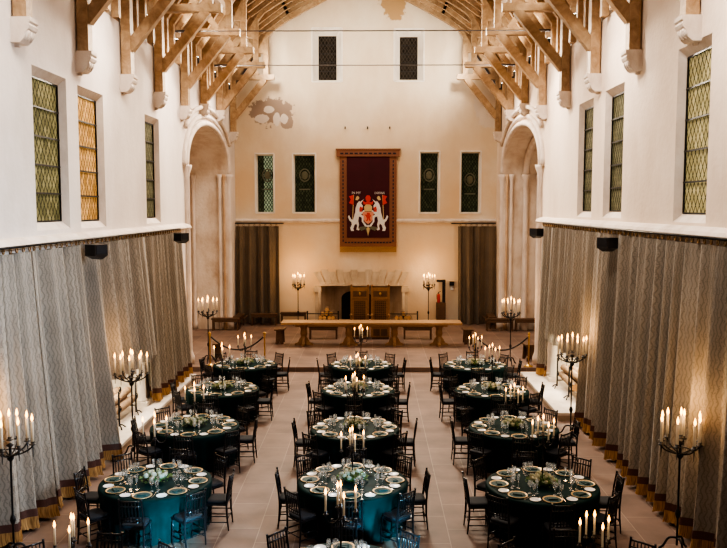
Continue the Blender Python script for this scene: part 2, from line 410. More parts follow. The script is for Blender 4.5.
for side, d in sides.items():
    x, s = d['x'], d['s']
    f0, f1 = d['fire']
    holes = [rect(f0, f1, .2, 1.9), arch_pts(BAY0, BAY1, DZ, SPR, RISE)]
    for w in d['wins']: holes.append(rect(w[0] - .2, w[1] + .1, w[2] - .16, w[3] + .16))
    mb = MB(); mb.sheet([(YF, 0), (YB, 0), (YB, HW), (YF, HW)], holes, lambda p, q: (x, p, q))
    # wall head ledge under the rafter feet
    mb.box2(x - s * .012, x - s * .62, YF, YB, HW - .1, HW)
    mb.add([(x - s * .03, YF, HW - .02), (x - s * .03, YB, HW - .02), (x - s * .03, YB, 10.45), (x - s * .03, YF, 10.45)], [(0, 1, 2, 3)])
    wall = S('wall_' + side, mb, M[d['mat']])
    # windows with splayed reveals
    for (y0, y1, z0, z1, wm) in d['wins']:
        wn += 1; gx = x - s * .16
        mb = MB(); mb.add([(gx, y0 - .03, z0), (gx, y1 + .03, z0), (gx, y1 + .03, z1), (gx, y0 - .03, z1)], [(0, 1, 2, 3)])
        win = S('window_%d' % wn, mb, M[wm])
        fr = MB()
        o = [(y0 - .2, z0 - .16), (y1 + .1, z0 - .16), (y1 + .1, z1 + .16), (y0 - .2, z1 + .16)]
        i_ = [(y0 - .02, z0), (y1 + .02, z0), (y1 + .02, z1), (y0 - .02, z1)]
        fr.add([(x, p, q) for p, q in o] + [(gx + s * .002, p, q) for p, q in i_], [(k, (k + 1) % 4, 4 + (k + 1) % 4, 4 + k) for k in range(4)])
        fr.build('window_reveal', M['stone'], win)
        n = 5
        for k in range(1, n):
            zz = z0 + (z1 - z0) * k / n
            MB().bar((gx + s * .03, y0, zz), (gx + s * .03, y1, zz), .025, .03).build('saddle_bar', M['iron'], win)
        fm = MB()
        for a, c in ((0, 1), (1, 2), (2, 3), (3, 0)):
            P = [(y0, z0), (y1, z0), (y1, z1), (y0, z1)]
            fm.bar((gx + s * .015, *P[a]), (gx + s * .015, *P[c]), .03, .03)
        fm.build('window_frame', M['iron'], win)
    # string course below the windows
    tn += 1; t = d['led']
    prof = [(0, t), (.10, t - .015), (.20, t - .07), (.24, t - .13), (.22, t - .17), (0, t - .21)]
    mb = MB(); mb.prism(prof, YF, BAY0 - .35, lambda p, q, u: (x + s * p, u, q)); S('trim_%d' % tn, mb, M['stone'])
    # bay recess
    ap = arch_pts(BAY0, BAY1, DZ, SPR, RISE)
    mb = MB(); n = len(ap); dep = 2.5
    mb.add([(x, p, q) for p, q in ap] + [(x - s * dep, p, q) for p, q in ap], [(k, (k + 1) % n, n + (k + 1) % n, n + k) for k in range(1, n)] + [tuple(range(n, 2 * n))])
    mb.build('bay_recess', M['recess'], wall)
    def arc(y0, y1, spr, rise, a0=0, a1=180, n=28):
        c, h = (y0 + y1) / 2, (y1 - y0) / 2
        return [(c - h * math.cos(R(a0 + (a1 - a0) * i / n)), spr + rise * math.sin(R(a0 + (a1 - a0) * i / n)) ** .92) for i in range(n + 1)]
    mo = MB(); mo.tube([(x + s * .04, p, q) for p, q in arc(BAY0 - .1, BAY1 + .1, SPR, RISE + .1)], .10, 8)
    mo.tube([(x + s * .02, p, q) for p, q in arc(BAY0 - .36, BAY1 + .36, SPR, RISE + .36)], .09, 8)
    mo.build('arch_moulding', M['stone'], wall)
    ho = MB(); ho.tube([(x + s * .07, p, q) for p, q in arc(BAY0 - .5, BAY1 + .5, SPR + .55, RISE + .1, 22, 158)], .075, 8)
    ho.build('hood_mould', M['stone'], wall)
    inn = MB() if side == 'right' else None
    if inn: inn.tube([(x - s * .9, p, q) for p, q in arc(BAY0 + .12, BAY1 - .12, SPR, RISE - .12)], .14, 8)
    if inn: inn.build('vault_rib', M['stone'], wall)
    for yy, e in ((BAY0, -1), (BAY1, 1)):
        for dx, dy, rr, mk in ((.03, .10, .11, 'stone'), (-.14, -.05, .05, 'ochre_stone'), (-.32, -.07, .07, 'stone'), (-1.42, -.07, .07, 'stone'), (-1.64, -.05, .06, 'ochre_stone')) + (((-.9, -.12, .11, 'stone'),) if side == 'right' else ()):
            c = MB(); cx, cy = x + s * dx, yy + e * dy
            c.lathe([(rr * 1.6, DZ), (rr * 1.6, DZ + .25), (rr * 1.1, DZ + .4), (rr, DZ + .5), (rr, SPR - .35), (rr * 1.15, SPR - .3), (rr * 1.1, SPR - .22), (rr * 1.7, SPR - .05), (rr * 1.8, SPR + .05)], 12, (cx, cy, 0))
            c.build('bay_shaft', M[mk], wall)
    light('POINT', 'bay_fill', (x - s * .9, BAY0 + 2.2, 3.6), 55, (1, .86, .70), shadow_soft_size=.5)  # unseen fill light added to brighten the bay recess
    # fireplace recess in the side wall
    fd = 1.0
    mb = MB(); R4 = rect(f0, f1, .2, 1.9)
    mb.add([(x, p, q) for p, q in R4] + [(x - s * fd, p + (.35 if p == f0 else -.35), q) for p, q in R4], [(k, (k + 1) % 4, 4 + (k + 1) % 4, 4 + k) for k in range(4)] + [(4, 5, 6, 7)])
    mb.build('fireplace_recess', M['hearth'], wall)

# back wall
def gz(X):  # underside line of the roof slope
    dd = X - XL if X < XC else XR - X
    return 10.45 + 1.43 * dd
bw = [(-2.38, -1.59, 10.87, 12.77, 'w_brown', .26, .42), (1.19, 1.97, 10.88, 12.72, 'w_brown', .26, .42),
      (-5.09, -4.42, 5.08, 7.56, 'w_night2', .08, .28), (-3.44, -2.58, 5.08, 7.56, 'w_night', .08, .28), (2.14, 2.87, 5.08, 7.66, 'w_night', .08, .28), (3.94, 4.68, 5.08, 7.66, 'w_night', .08, .28)]
FX0, FX1, FZ = -2.29, 1.31, 1.83
holes = [rect(FX0, FX1, DZ + .01, FZ)]
for (x0, x1, z0, z1, wm, mg, dp) in bw: holes.append(rect(x0 - mg, x1 + mg, z0 - (mg * .5), z1 + mg))
mb = MB(); mb.sheet([(XL - .7, 0), (XR + .7, 0), (XR + .7, gz(XR + .7)), (XC, gz(XC)), (XL - .7, gz(XL - .7))], holes, lambda p, q: (p, YB, q))
wall_b = S('wall_back', mb, M['wall_b'])
for (x0, x1, z0, z1, wm, mg, dp) in bw:
    wn += 1; gy = YB + dp
    mb = MB(); mb.add([(x0 - .02, gy, z0 - .02), (x1 + .02, gy, z0 - .02), (x1 + .02, gy, z1 + .02), (x0 - .02, gy, z1 + .02)], [(0, 1, 2, 3)])
    win = S('window_%d' % wn, mb, M[wm])
    o = rect(x0 - mg, x1 + mg, z0 - mg * .5, z1 + mg); i_ = rect(x0, x1, z0, z1)
    fr = MB(); fr.add([(p, YB, q) for p, q in o] + [(p, gy - .01, q) for p, q in i_], [(k, (k + 1) % 4, 4 + (k + 1) % 4, 4 + k) for k in range(4)])
    for k in range(4):   # raised margin round the opening
        a, c = o[k], o[(k + 1) % 4]
        fr.bar((a[0], YB, a[1]), (c[0], YB, c[1]), .05, .06)
    fr.build('window_reveal', M['reveal'], win)
    if wm == 'w_night2':
        MB().box2(x0, x0 + .27, gy - .02, gy - .01, z0, z1).build('unlit_pane', M['w_night'], win)
    if wm.startswith('w_night'):
        cx, cz = (x0 + x1) / 2 + (.1 if wm == 'w_night2' else 0), z0 + 1.62 - (.2 if x0 > 3 else 0)
        r_ = MB(); r_.tube([(cx + .22 * math.cos(a * PI / 9), gy - .03, cz + .27 * math.sin(a * PI / 9)) for a in range(19)], .035, 6)
        r_.ball((cx, gy - .02, cz), .16, 10, 6, 1, .1, 1.2)
        r_.build('stained_glass_roundel', M['dull_silk'], win)
        MB().bar((cx - .24, gy - .03, cz - .62), (cx + .24, gy - .03, cz - .62), .02, .06).build('inscription_strip', M['dull_silk'], win)
    else:
        for k in range(1, 5): MB().bar((x0, gy - .02, z0 + (z1 - z0) * k / 5), (x1, gy - .02, z0 + (z1 - z0) * k / 5), .015, .02).build('saddle_bar', M['iron'], win)
tn += 1; mb = MB()
mb.prism([(0, 4.78), (.07, 4.76), (.11, 4.70), (.08, 4.63), (0, 4.60)], XL, XR, lambda p, q, t: (t, YB - p, q)); S('trim_%d' % tn, mb, M['stone'])
# back fireplace recess, oven mouth
mb = MB(); a = rect(FX0, FX1, DZ + .01, FZ)
mb.add([(p, YB, q) for p, q in a] + [(p + (.55 if p < 0 else -.55), YB + 1.1, q) for p, q in a], [(k, (k + 1) % 4, 4 + (k + 1) % 4, 4 + k) for k in range(4)] + [(4, 5, 6, 7)])
mb.build('fireplace_recess', M['firestone'], wall_b)
mb = MB(); mb.sheet([(-1.42, DZ), (-.02, DZ)] + [(-.72 + .70 * math.cos(PI * i / 12), 1.15 + .33 * math.sin(PI * i / 12)) for i in range(13)], [], lambda p, q: (p, YB + 1.07, q)); mb.build('oven_mouth', M['dark'], wall_b)  # flat dark sheet, the oven's shade is put into its colour
# fireplace surround: voussoir lintel and jambs
fs = empty('stone_fireplace_surround', 'wide pale stone fireplace surround with flat joggled arch in the back wall', 'fireplace', ((FX0 + FX1) / 2, YB, DZ))
ox, oz = (FX0 + FX1) / 2, DZ
nv = 13
for k in range(nv):
    t0 = -1 + 2 * k / nv; t1 = -1 + 2 * (k + 1) / nv
    w = (FX1 - FX0) / 2 + .05
    g = .012; h_ = .60 + .10 * ((k % 2))
    poly = [(t0 * w + g, FZ + .06 - oz), (t1 * w - g, FZ + .06 - oz), (t1 * w * 1.16 - g, FZ + h_ - oz), (t0 * w * 1.16 + g, FZ + h_ - oz)]
    MB().prism(poly, -.05, 0, lambda p, q, t: (p, t, q)).build('voussoir', M['surround'], fs)
MB().box2(-1.86, 1.86, -.14, 0, FZ - .02 - oz, FZ + .06 - oz).build('lintel_edge', M['surround'], fs)
for sgn in (-1, 1):
    j = MB(); j.box2(sgn * 1.80, sgn * 2.06, -.06, 0, 0, FZ - .02 - oz); j.box2(sgn * 1.78, sgn * 2.12, -.12, 0, FZ - .3 - oz, FZ - .1 - oz)
    j.tube([(sgn * 1.86, -.07, 0), (sgn * 1.86, -.07, FZ - .3 - oz)], .06, 8)
    j.build('jamb', M['surround'], fs)
# iron hooks over the banner
for i, (hx, w) in enumerate(((-1.2, 'left'), (-.22, 'middle'), (.75, 'right'))):
    o = MB().tube([(0, 0, 0), (0, -.12, 0), (0, -.12, .08)], .025, 6).build('wall_hook', M['iron'], loc=(hx, YB, 8.72))
    tag(o, 'small dark iron hook in the back wall above the banner, the %s one' % w, 'hook', 'hooks above the banner')

# ------------------------------------------------------------------ roof
mb = MB()
for s, x in ((1, XL), (-1, XR)):
    o = -.62
    mb.add([(x + s * o, YF, 10.62 + 1.43 * o), (x + s * o, YB + .3, 10.62 + 1.43 * o), (XC, YB + .3, 18.85), (XC, YF, 18.85)], [(0, 1, 2, 3)])
S('ceiling', mb, M['oak_dark'])
for s, x in ((1, XL), (-1, XR)):
    tn += 1; mb = MB()
    for dd in (1.1, 2.75): mb.box2(x + s * dd - .09, x + s * dd + .09, YF, YB, 10.45 + 1.43 * dd - .22, 10.45 + 1.43 * dd + .0)
    mb.box2(x - s * .25, x - s * .02, YF, YB, HW, HW + .16)
    S('trim_%d' % tn, mb, M['oak'])
TY = [7.9, 10.75, 13.6, 16.5, 19.36, 22.26, 25.27, 28.13, 30.99, 33.9]
ORD = {33.9: 'nearest the back wall', 30.99: 'second from the back wall', 28.13: 'third from the back wall', 25.27: 'fourth from the back wall', 22.26: 'fifth from the back wall',
       19.36: 'sixth from the back wall', 16.5: 'seventh from the back wall', 13.6: 'eighth from the back wall', 10.75: 'ninth from the back wall', 7.9: 'tenth from the back wall'}
def post_bot(y): return 8.9 if y == 28.13 else (9.02 if y == 30.99 else 8.47)
HALF = {1: XC - XL, -1: XR - XC}
def rib_pts(s, n=14, lift=0):
    """underside line of the arched rib, from the hammer post to the crown"""
    base = [(1.50, 11.75), (1.58, 12.32), (1.9, 12.70), (2.45, 13.05), (3.3, 13.52), (4.2, 13.98), (5.1, 14.38), (5.74, 14.6)]
    k = HALF[s] / 5.74
    return [(d * k, z + lift) for d, z in base]
def make_truss(y):
    t = empty('hammerbeam_truss', 'golden oak hammerbeam roof truss with braces, %s' % ORD[y], 'roof truss', (XC, y, HW), 0, 'hammerbeam trusses across the hall')
    def P(s, d, z): return ((XL if s == 1 else XR) + s * d - XC, 0, z - HW)
    for s in (1, -1):
        zb = post_bot(y)
        MB().bar(P(s, .15, zb), P(s, .15, 11.0), .25, .23, (1, 0, 0)).build('wall_post', M['oak'], t)
        MB().bar(P(s, .03, 10.75), P(s, 1.90, 10.75), .23, .21).build('hammer_beam', M['oak'], t)
        MB().bar(P(s, .20, 9.1), P(s, 1.50, 10.68), .20, .25).build('lower_brace', M['oak'], t)
        MB().bar(P(s, 1.56, 10.85), P(s, 1.56, 12.6), .19, .20, (1, 0, 0)).build('hammer_post', M['oak'], t)
        MB().bar(P(s, 1.20, 10.85), P(s, .55, 11.7), .14, .18).build('side_strut', M['oak'], t)
        MB().bar(P(s, 1.60, 12.1), P(s, .9, 12.0), .14, .16).build('side_tie', M['oak'], t)
        # arched rib: curved plank
        up = rib_pts(s); low = [P(s, d, z) for d, z in up]
        hi = []
        for i, (d, z) in enumerate(up):
            d0, z0 = up[max(0, i - 1)]; d1, z1 = up[min(len(up) - 1, i + 1)]
            L_ = math.hypot(d1 - d0, z1 - z0); nx, nz = -(z1 - z0) / L_, (d1 - d0) / L_
            hi.append(P(s, d + nx * .26, z + nz * .26))
        hi[-1] = P(s, up[-1][0], up[-1][1] + .26)
        n = len(low); rb = MB(); vs = []
        for yy in (-.10, .10): vs += [(p[0], yy, p[2]) for p in low] + [(p[0], yy, p[2]) for p in hi]
        fs_ = []
        for i in range(n - 1):
            fs_ += [(i, i + 1, n + i + 1, n + i), (2 * n + i, 3 * n + i, 3 * n + i + 1, 2 * n + i + 1), (i, 2 * n + i, 2 * n + i + 1, i + 1), (n + i, n + i + 1, 3 * n + i + 1, 3 * n + i)]
        fs_ += [(0, n, 3 * n, 2 * n)]
        rb.add(vs, fs_); rb.build('arched_rib', M['oak'], t)
        MB().bar(P(s, .06, 10.45 + .06 * 1.43), P(s, HALF[s], 10.45 + 1.43 * HALF[s] - .1), .26, .24).build('principal_rafter', M['oak'], t)
    MB().bar(P(1, 2.95, 14.72), P(-1, 2.95, 14.72), .22, .22).build('collar_beam', M['oak'], t)
    return t
for y in TY: make_truss(y)
def make_common(y, lab):
    t = empty('common_rafter_frame', lab, 'rafter', (XC, y, HW), 0, 'common rafters between the trusses')
    def P(s, d, z): return ((XL if s == 1 else XR) + s * d - XC, 0, z - HW)
    for s in (1, -1):
        MB().bar(P(s, .13, 9.66), P(s, .13, 10.75), .17, .16, (1, 0, 0)).build('ashlar_post', M['oak'], t)
        MB().bar(P(s, .06, 10.5 + .06 * 1.43), P(s, HALF[s], 10.5 + 1.43 * HALF[s] - .1), .15, .18).build('rafter', M['oak'], t)
        MB().bar(P(s, 1.45, 12.45), P(s, 2.6, 13.28), .12, .15).build('lower_soulace', M['oak'], t)
        MB().bar(P(s, 2.5, 13.22), P(s, 4.6, 14.32), .12, .15).build('upper_soulace', M['oak'], t)
    MB().bar(P(1, 2.75, 14.5), P(-1, 2.75, 14.5), .13, .16).build('collar', M['oak'], t)
bays = list(zip(TY, TY[1:]))
for y0, y1 in bays:
    for k, w in ((1, 'nearest'), (2, 'middle'), (3, 'farthest')):
        make_common(y0 + (y1 - y0) * k / 4, 'slender oak rafter frame, %s of three before the truss %s' % (w, ORD[y1]))
# tie rods
for y, w in ((24.05, 'nearer, higher in the photo'), (29.78, 'farther, lower in the photo')):
    o = empty('tie_rod', 'thin steel tie rod spanning the hall between hammerbeams, the %s' % w, 'tie rod', (XC, y, 10.5), 0, 'tie rods across the hall')
    MB().tube([(XL - XC, 0, .03), (XR - XC, 0, .03)], .018, 6).build('rod', M['steel'], o)
    for s in (-1, 1):
        e = (XL if s < 0 else XR) - XC
        MB().tube([(e, 0, .03), (e - s * .9, 0, .03)], .04, 8).build('end_sleeve', M['steel'], o)
# corbels
def corbel_mesh():
    m = MB()
    prof = [(0, 0), (.34, 0), (.34, -.07), (.31, -.10), (.33, -.14), (.31, -.19), (.26, -.24), (.22, -.36), (.15, -.42), (0, -.42)]
    m.prism(prof, -.17, .17, lambda p, q, t: (p, t, q))
    for k in range(-1, 2): m.tube([(.27, k * .11, -.21), (.24, k * .11, -.28), (.20, k * .11, -.37)], [.035, .05, .03], 6)
    m.bar((.04, 0, -.41), (.04, 0, -.47), .08, .08)
    return m
cb = Proto(None)
c0 = corbel_mesh().build('corbel', M['stone']); tag(c0, '', 'corbel'); cb = Proto(c0)
for y in TY[2:]:
    for s, x, nm in ((1, XL, 'left'), (-1, XR, 'right')):
        cb.put((x, y, post_bot(y)), 0 if s == 1 else PI, 'carved pale stone corbel on the %s wall under the truss %s' % (nm, ORD[y]), 'stone corbels under the wall posts')
# uplighters tucked beside the wall posts
up0 = empty('roof_spotlight', '', 'spotlight')
u = MB(); u.tube([(0, 0, 0), (.0, 0, .22)], .07, 10); u.box(-.06, 0, .0, .14, .06, .05); u.build('housing', M['black'], up0)
MB().lathe([(.001, .235), (.06, .225)], 10).build('lens', M['lamp'], up0)
UP = Proto(up0)
for y in TY[2:]:
    for s, x, nm in ((1, XL, 'left'), (-1, XR, 'right')):
        yy = y - 1.08
        UP.put((x + s * .16, yy, HW + .05 + .35), 0, 'small glowing spotlight on the %s wall by the truss %s' % (nm, ORD[y]), 'roof spotlights')
        o = light('SPOT', 'uplight', (x + s * .45, yy, HW + .7), 160, (1, .89, .74), spot_size=R(130), spot_blend=.8, shadow_soft_size=.08)
        aim(o, (x + s * 3.2, yy + .4, 13.4))

# ------------------------------------------------------------------ curtains
def curtain_path(p0, p1, n, seed, inward):
    return n
def make_curtain(name, label, cat, group, a, b, zt, zb, lean0, lean1, inward, seed, mat, amp=.19, trim=True, fw=.52, zt2=None):
    """a, b: plan points of the rail; inward: unit vector into the room; lean: how far the hem stands out"""
    rg = random.Random(seed)
    a = Vector((a[0], a[1], 0)); b = Vector((b[0], b[1], 0)); L_ = (b - a).length; t = (b - a).normalized(); nv = Vector((inward[0], inward[1], 0))
    org = (a + b) / 2
    root = empty(name, label, cat, (org.x, org.y, zb), 0, group)
    nu = max(8, int(L_ / .024)); phs = []; ph = rg.random() * 6
    w = [rg.uniform(.7, 1.4) for _ in range(200)]
    for i in range(nu + 1):
        phs.append(ph); ph += 2 * PI * (L_ / nu) / (fw * w[int(i * L_ / nu / .3) % 200])
    drift = [rg.uniform(-1, 1) for _ in range(64)]
    def pt(i, z, extra=0):
        s = i / nu; h = (z - zb) / max(.01, zt - zb); h = min(1, max(0, h))
        am = amp * (.62 + .55 * (1 - h)) * (.8 + .35 * drift[int(s * L_ / .35) % 64])
        q = phs[i] + .5 * (1 - h) * drift[int(s * L_ / .8) % 64]
        f = (.95 * math.sin(q) + .28 * math.sin(2.7 * q + 1) - .1) * min(1, min(s, 1 - s) * L_ / .22)
        lean = (lean0 + (lean1 - lean0) * s) * (1 - h) ** 1.1
        p = a + t * (s * L_ + .02 * math.cos(q) * (1 - h)) + nv * (lean + am * f + extra)
        return (p.x - org.x, p.y - org.y, z - zb)
    arc = [0]
    for i in range(nu):
        p, q = Vector(pt(i, zb)), Vector(pt(i + 1, zb)); arc.append(arc[-1] + (q - p).length)
    def grid(z0, z1, rows, extra=0, jag=0):
        m = MB(); vs = []
        for r in range(rows + 1):
            for i in range(nu + 1):
                z = z0 + (z1 - z0) * r / rows
                p = pt(i, z, extra * (1 if r == 0 else .5) if jag else extra)
                if jag and r == 0: p = (p[0], p[1], p[2] + jag * rg.random())
                vs.append(p)
        fs_ = [(r * (nu + 1) + i, r * (nu + 1) + i + 1, (r + 1) * (nu + 1) + i + 1, (r + 1) * (nu + 1) + i) for r in range(rows) for i in range(nu)]
        m.add(vs, fs_, True)
        for k in range(len(vs)): m.uv[k] = (arc[k % (nu + 1)], vs[k][2])
        return m
    if trim:
        grid(zb + .34, zt, 14).build('drape', mat, root)
        grid(zb + .21, zb + .36, 2, .012).build('trim_band', M['band'], root)
        grid(zb + .01, zb + .23, 2, .03, .05).build('fringe', M['fringe'], root)
    else:
        grid(zb, zt, 14).build('drape', mat, root)
    k = 0
    while k * .24 + .1 < L_:
        p = a + t * (k * .24 + .1)
        MB().tube([(p.x - org.x + t.x * .038 * math.cos(q), p.y - org.y + t.y * .038 * math.cos(q), zt + .045 - zb + .04 * math.sin(q)) for q in [i * PI / 4 for i in range(9)]], .010, 5, False).build('curtain_ring', M['brass_old'], root)
        k += 1
    return root
CW = ['nearest the camera', 'second from the camera', 'third from the camera', 'fourth from the camera', 'short one over the fireplace', 'last one before the arched bay']
left_p = [(9, 11.3, 0.02, .0, .04), (11.3, 13.4, .02, .04, .30), (13.4, 15.5, .02, .32, .34), (15.5, 16.52, .02, .34, .34), (16.57, 20.07, 1.55, .2, .22), (20.09, 23.8, .21, .12, .22)]
right_p = [(9, 11.4, .02, .1, .1), (11.4, 13.9, .02, .1, .12), (13.9, 16.7, .02, .12, .12), (16.7, 19.22, .02, .12, .14), (19.27, 23.32, 1.5, .05, .05), (23.37, 24.2, .21, .05, .08)]
for nm, pl, x, s, ct in (('left', left_p, XL + .26, 1, 4.55), ('right', right_p, XR - .25, -1, 4.72)):
    for i, (y0, y1, zb, l0, l1) in enumerate(pl):
        last = i == 4
        make_curtain('curtain', 'grey patterned damask curtain on the %s wall, the %s' % (nm, CW[i]), 'curtain', 'damask curtains along the side walls', (x, y0 - .03), (x, y1 + .05), ct, zb, l0, l1, (s, 0), 11 * i + (3 if s > 0 else 8), M['curtain'], trim=not last)
    y0, y1 = pl[0][0], pl[-1][1]
    rl = empty('curtain_rail', 'long dark curtain rail below the ledge of the %s wall' % nm, 'curtain rail', (x, (y0 + y1) / 2, ct))
    h = (y1 - y0) / 2
    MB().tube([(0, -h, .1), (0, h, .1)], .022, 6).build('rail', M['iron'], rl)
    for k in range(12):
        yy = -h + .2 + k * (2 * h - .4) / 11
        MB().bar((0, yy, .1), (-s * .27, yy, .1), .03, .03).build('bracket', M['iron'], rl)
    # short dark gaps beside each panel come from panel edges lying at different depths
for nm, x0, x1, l0, l1, rx0, rx1 in (('left', XL + .05, -4.12, .12, .12, XL + .02, -3.9), ('right', 3.75, XR - .03, .22, .15, 3.45, XR - .05)):
    make_curtain('back_curtain', 'dark brown floor-length curtain at the %s end of the back wall' % nm, 'curtain', None, (x0, YB - .3), (x1, YB - .3), 4.46, DZ + .02, l0, l1, (0, -1), 77 if nm == 'left' else 91, M['curtain_back'], amp=.21, trim=False, fw=.46)
    rl = empty('back_curtain_rail', 'short dark rail above the %s back-wall curtain' % nm, 'curtain rail', ((rx0 + rx1) / 2, YB - .3, 4.5)); h = (rx1 - rx0) / 2
    MB().tube([(-h, 0, .08), (h, 0, .08)], .025, 6).build('rail', M['iron'], rl)
    for e in (-h + .15, h - .15): MB().bar((e, 0, .08), (e, .3, .08), .03, .03).build('bracket', M['iron'], rl)
# loudspeakers
sp0 = empty('loudspeaker', '', 'loudspeaker')
m = MB(); m.prism([(-.20, .17), (.20, .17), (.20, -.10), (.02, -.19), (-.20, -.10)], -.17, .17, lambda p, q, t: (t, p, q)); m.build('cabinet', M['black'], sp0)
MB().box(.175, 0, .04, .012, .32, .2).build('grille', M['cushion'], sp0)
MB().bar((-.17, 0, .05), (-.3, 0, .05), .05, .05).build('bracket', M['iron'], sp0)
for c_ in kids(sp0): c_.scale = (.82, .82, .82)
SP = Proto(sp0)
for x, y, z, rz, lab in ((-5.48, 15.6, 4.42, -.5, 'black loudspeaker on the left curtain rail, the nearer one'), (-5.48, 22.6, 4.42, -.5, 'black loudspeaker on the left curtain rail, the farther one near the bay'),
                         (4.95, 16.7, 4.52, PI + .5, 'black loudspeaker on the right curtain rail, the nearer one'), (4.95, 23.9, 4.52, PI + .5, 'black loudspeaker on the right curtain rail, the farther one near the bay')):
    SP.put((x, y, z), rz, lab, 'loudspeakers on the curtain rails')

# ------------------------------------------------------------------ banner with the arms
BX, BY, BZ = -.195, YB - .10, 3.32
bn = empty('heraldic_banner', 'tall dark burgundy heraldic banner with braided border above the fireplace', 'banner', (BX, BY, BZ))
def fx(p, q, t): return (p, t, q)
MB().box2(-1.25, 1.25, -.03, .0, .22, 4.2).build('border', M['border'], bn)
MB().box2(-.935, .935, -.05, -.03, .63, 4.18).build('field', M['burgundy'], bn)
pm = MB(); pm.box2(-1.38, 1.38, -.10, .06, 4.18, 4.46); pm.box2(-1.42, 1.42, -.13, .08, 4.46, 4.52); pm.build('pelmet', M['border'], bn)
ds = MB()
for k in range(22):
    zz = .5 + k * .165
    for sx in (-1, 1): ds.box(sx * 1.10, -.04, zz, .05, .015, .10)
for k in range(15): ds.box(-.98 + k * .14, -.04, .42, .09, .015, .05)
for k in range(12): ds.box(-1.15 + k * .209, -.115, 4.31, .14, .015, .06)
ds.build('dash_pattern', M['navy'], bn)
fg = MB()
for k in range(84): fg.box(-1.235 + k * .02976, -.02 - .01 * (k % 2), .12, .026, .03, .24)
fg.build('fringe', M['fringe'], bn)
em = bpy.data.objects.new('coat_of_arms', None); COL.objects.link(em); em.parent = bn; em.location = (0, -.055, 1.65); em['label'] = 'embroidered royal arms with two white unicorns and red lion shield'
def flat(name, poly, mat, th=.02, z0=0.0, flip=False, sc_=1.0, off=(0, 0)):
    pts = [((-p if flip else p) * sc_ + off[0], q * sc_ + off[1]) for p, q in poly]
    MB().prism(pts, -z0 - th, -z0, fx).build(name, mat, em)
uni = [(-.74, -.72), (-.58, -.72), (-.62, -.62), (-.56, -.46), (-.46, -.40), (-.42, -.50), (-.46, -.66), (-.34, -.70), (-.28, -.64), (-.36, -.60), (-.32, -.44), (-.36, -.28),
       (-.32, -.08), (-.20, -.12), (-.16, -.22), (-.08, -.20), (-.12, -.06), (-.22, .02), (-.08, .06), (-.02, .16), (-.08, .20), (-.16, .12), (-.30, .12), (-.30, .26), (-.26, .36), (-.14, .30), (-.12, .38), (-.21, .50),
       (-.06, .68), (-.27, .55), (-.30, .60), (-.42, .48), (-.50, .28), (-.52, .10), (-.58, -.08), (-.64, -.24), (-.74, -.20), (-.84, -.02), (-.90, -.10), (-.82, -.26), (-.72, -.34), (-.70, -.44), (-.78, -.58)]
for fl in (False, True):
    flat('unicorn', [(p * .84 - .13, q) for p, q in uni], M['white_silk'], .02, .012, fl)
    flat('banner_pole', [(-.70, -.3), (-.67, -.3), (-.62, .86), (-.65, .86)], M['gold_silk'], .012, .0, fl)
    flat('pennon', [(-.64, .86), (-.84, .80), (-.76, .66), (-.84, .5), (-.64, .42)], M['red_silk'], .012, .002, fl)
    flat('mantling', [(-.30, .44), (-.42, .36), (-.36, .22), (-.42, .06), (-.28, .12), (-.22, .3)], M['red_silk'], .012, .001, fl)
    flat('standard_cross', [(-.52, .78), (-.44, .82), (-.38, .72), (-.46, .62), (-.56, .64)], M['gold_silk'], .012, .003, fl)
    flat('thistle_spray', [(-.44, -.56), (-.1, -.5), (-.02, -.62), (-.04, -.80), (-.12, -.64), (-.3, -.72)], M['dull_silk'], .012, .0, fl)
    flat('collar_chain', [(-.28, -.05), (-.20, -.05), (-.2, -.3), (-.04, -.5), (0, -.44), (0, -.54), (-.14, -.52), (-.28, -.3)], M['white_silk'], .012, .03, fl)
flat('shield', [(-.24, .12), (.24, .12), (.24, -.14), (.14, -.32), (0, -.42), (-.14, -.32), (-.24, -.14)], M['salmon_silk'], .02, .02)
flat('lion_rampant', [(-.10, -.28), (-.04, -.18), (-.10, -.06), (-.16, 0), (-.04, .0), (-.06, .08), (.06, .08), (.10, 0), (.04, -.04), (.14, -.02), (.08, -.14), (.12, -.28), (.04, -.26), (.02, -.16), (-.02, -.28)], M['red_silk'], .012, .042)
flat('helm', [(-.16, .14), (.16, .14), (.18, .34), (.10, .44), (-.10, .44), (-.18, .34)], M['gold_silk'], .02, .015)
flat('crown', [(-.20, .44), (.20, .44), (.24, .60), (.12, .54), (0, .62), (-.12, .54), (-.24, .60)], M['red_silk'], .02, .018)
flat('crest_lion', [(-.10, .60), (.10, .60), (.12, .74), (.06, .84), (-.06, .84), (-.12, .74)], M['red_silk'], .018, .02)
flat('order_badge', [(0, -.52), (.07, -.62), (0, -.96), (-.07, -.62)], M['gold_silk'], .015, .03)
def text_mesh(txt, size, name, mat, parent, loc):
    cu = bpy.data.curves.new(name, 'FONT'); cu.body = txt; cu.size = size; cu.align_x = 'CENTER'; cu.extrude = .006
    to = bpy.data.objects.new(name, cu); COL.objects.link(to)
    bpy.context.view_layer.update()
    me = bpy.data.meshes.new_from_object(to.evaluated_get(bpy.context.evaluated_depsgraph_get()))
    bpy.data.objects.remove(to)
    me.materials.clear(); me.materials.append(mat)
    o = bpy.data.objects.new(name, me); COL.objects.link(o); o.parent = parent; o.location = loc; o.rotation_euler = (PI / 2, 0, 0)
text_mesh('IN MY', .15, 'motto_word', M['white_silk'], em, (-.52, -.02, .90))
text_mesh('DEFENS', .13, 'motto_word', M['white_silk'], em, (.50, -.02, .90))

# ------------------------------------------------------------------ dais furniture
def at(o, *c): return (c[0], c[1], c[2])
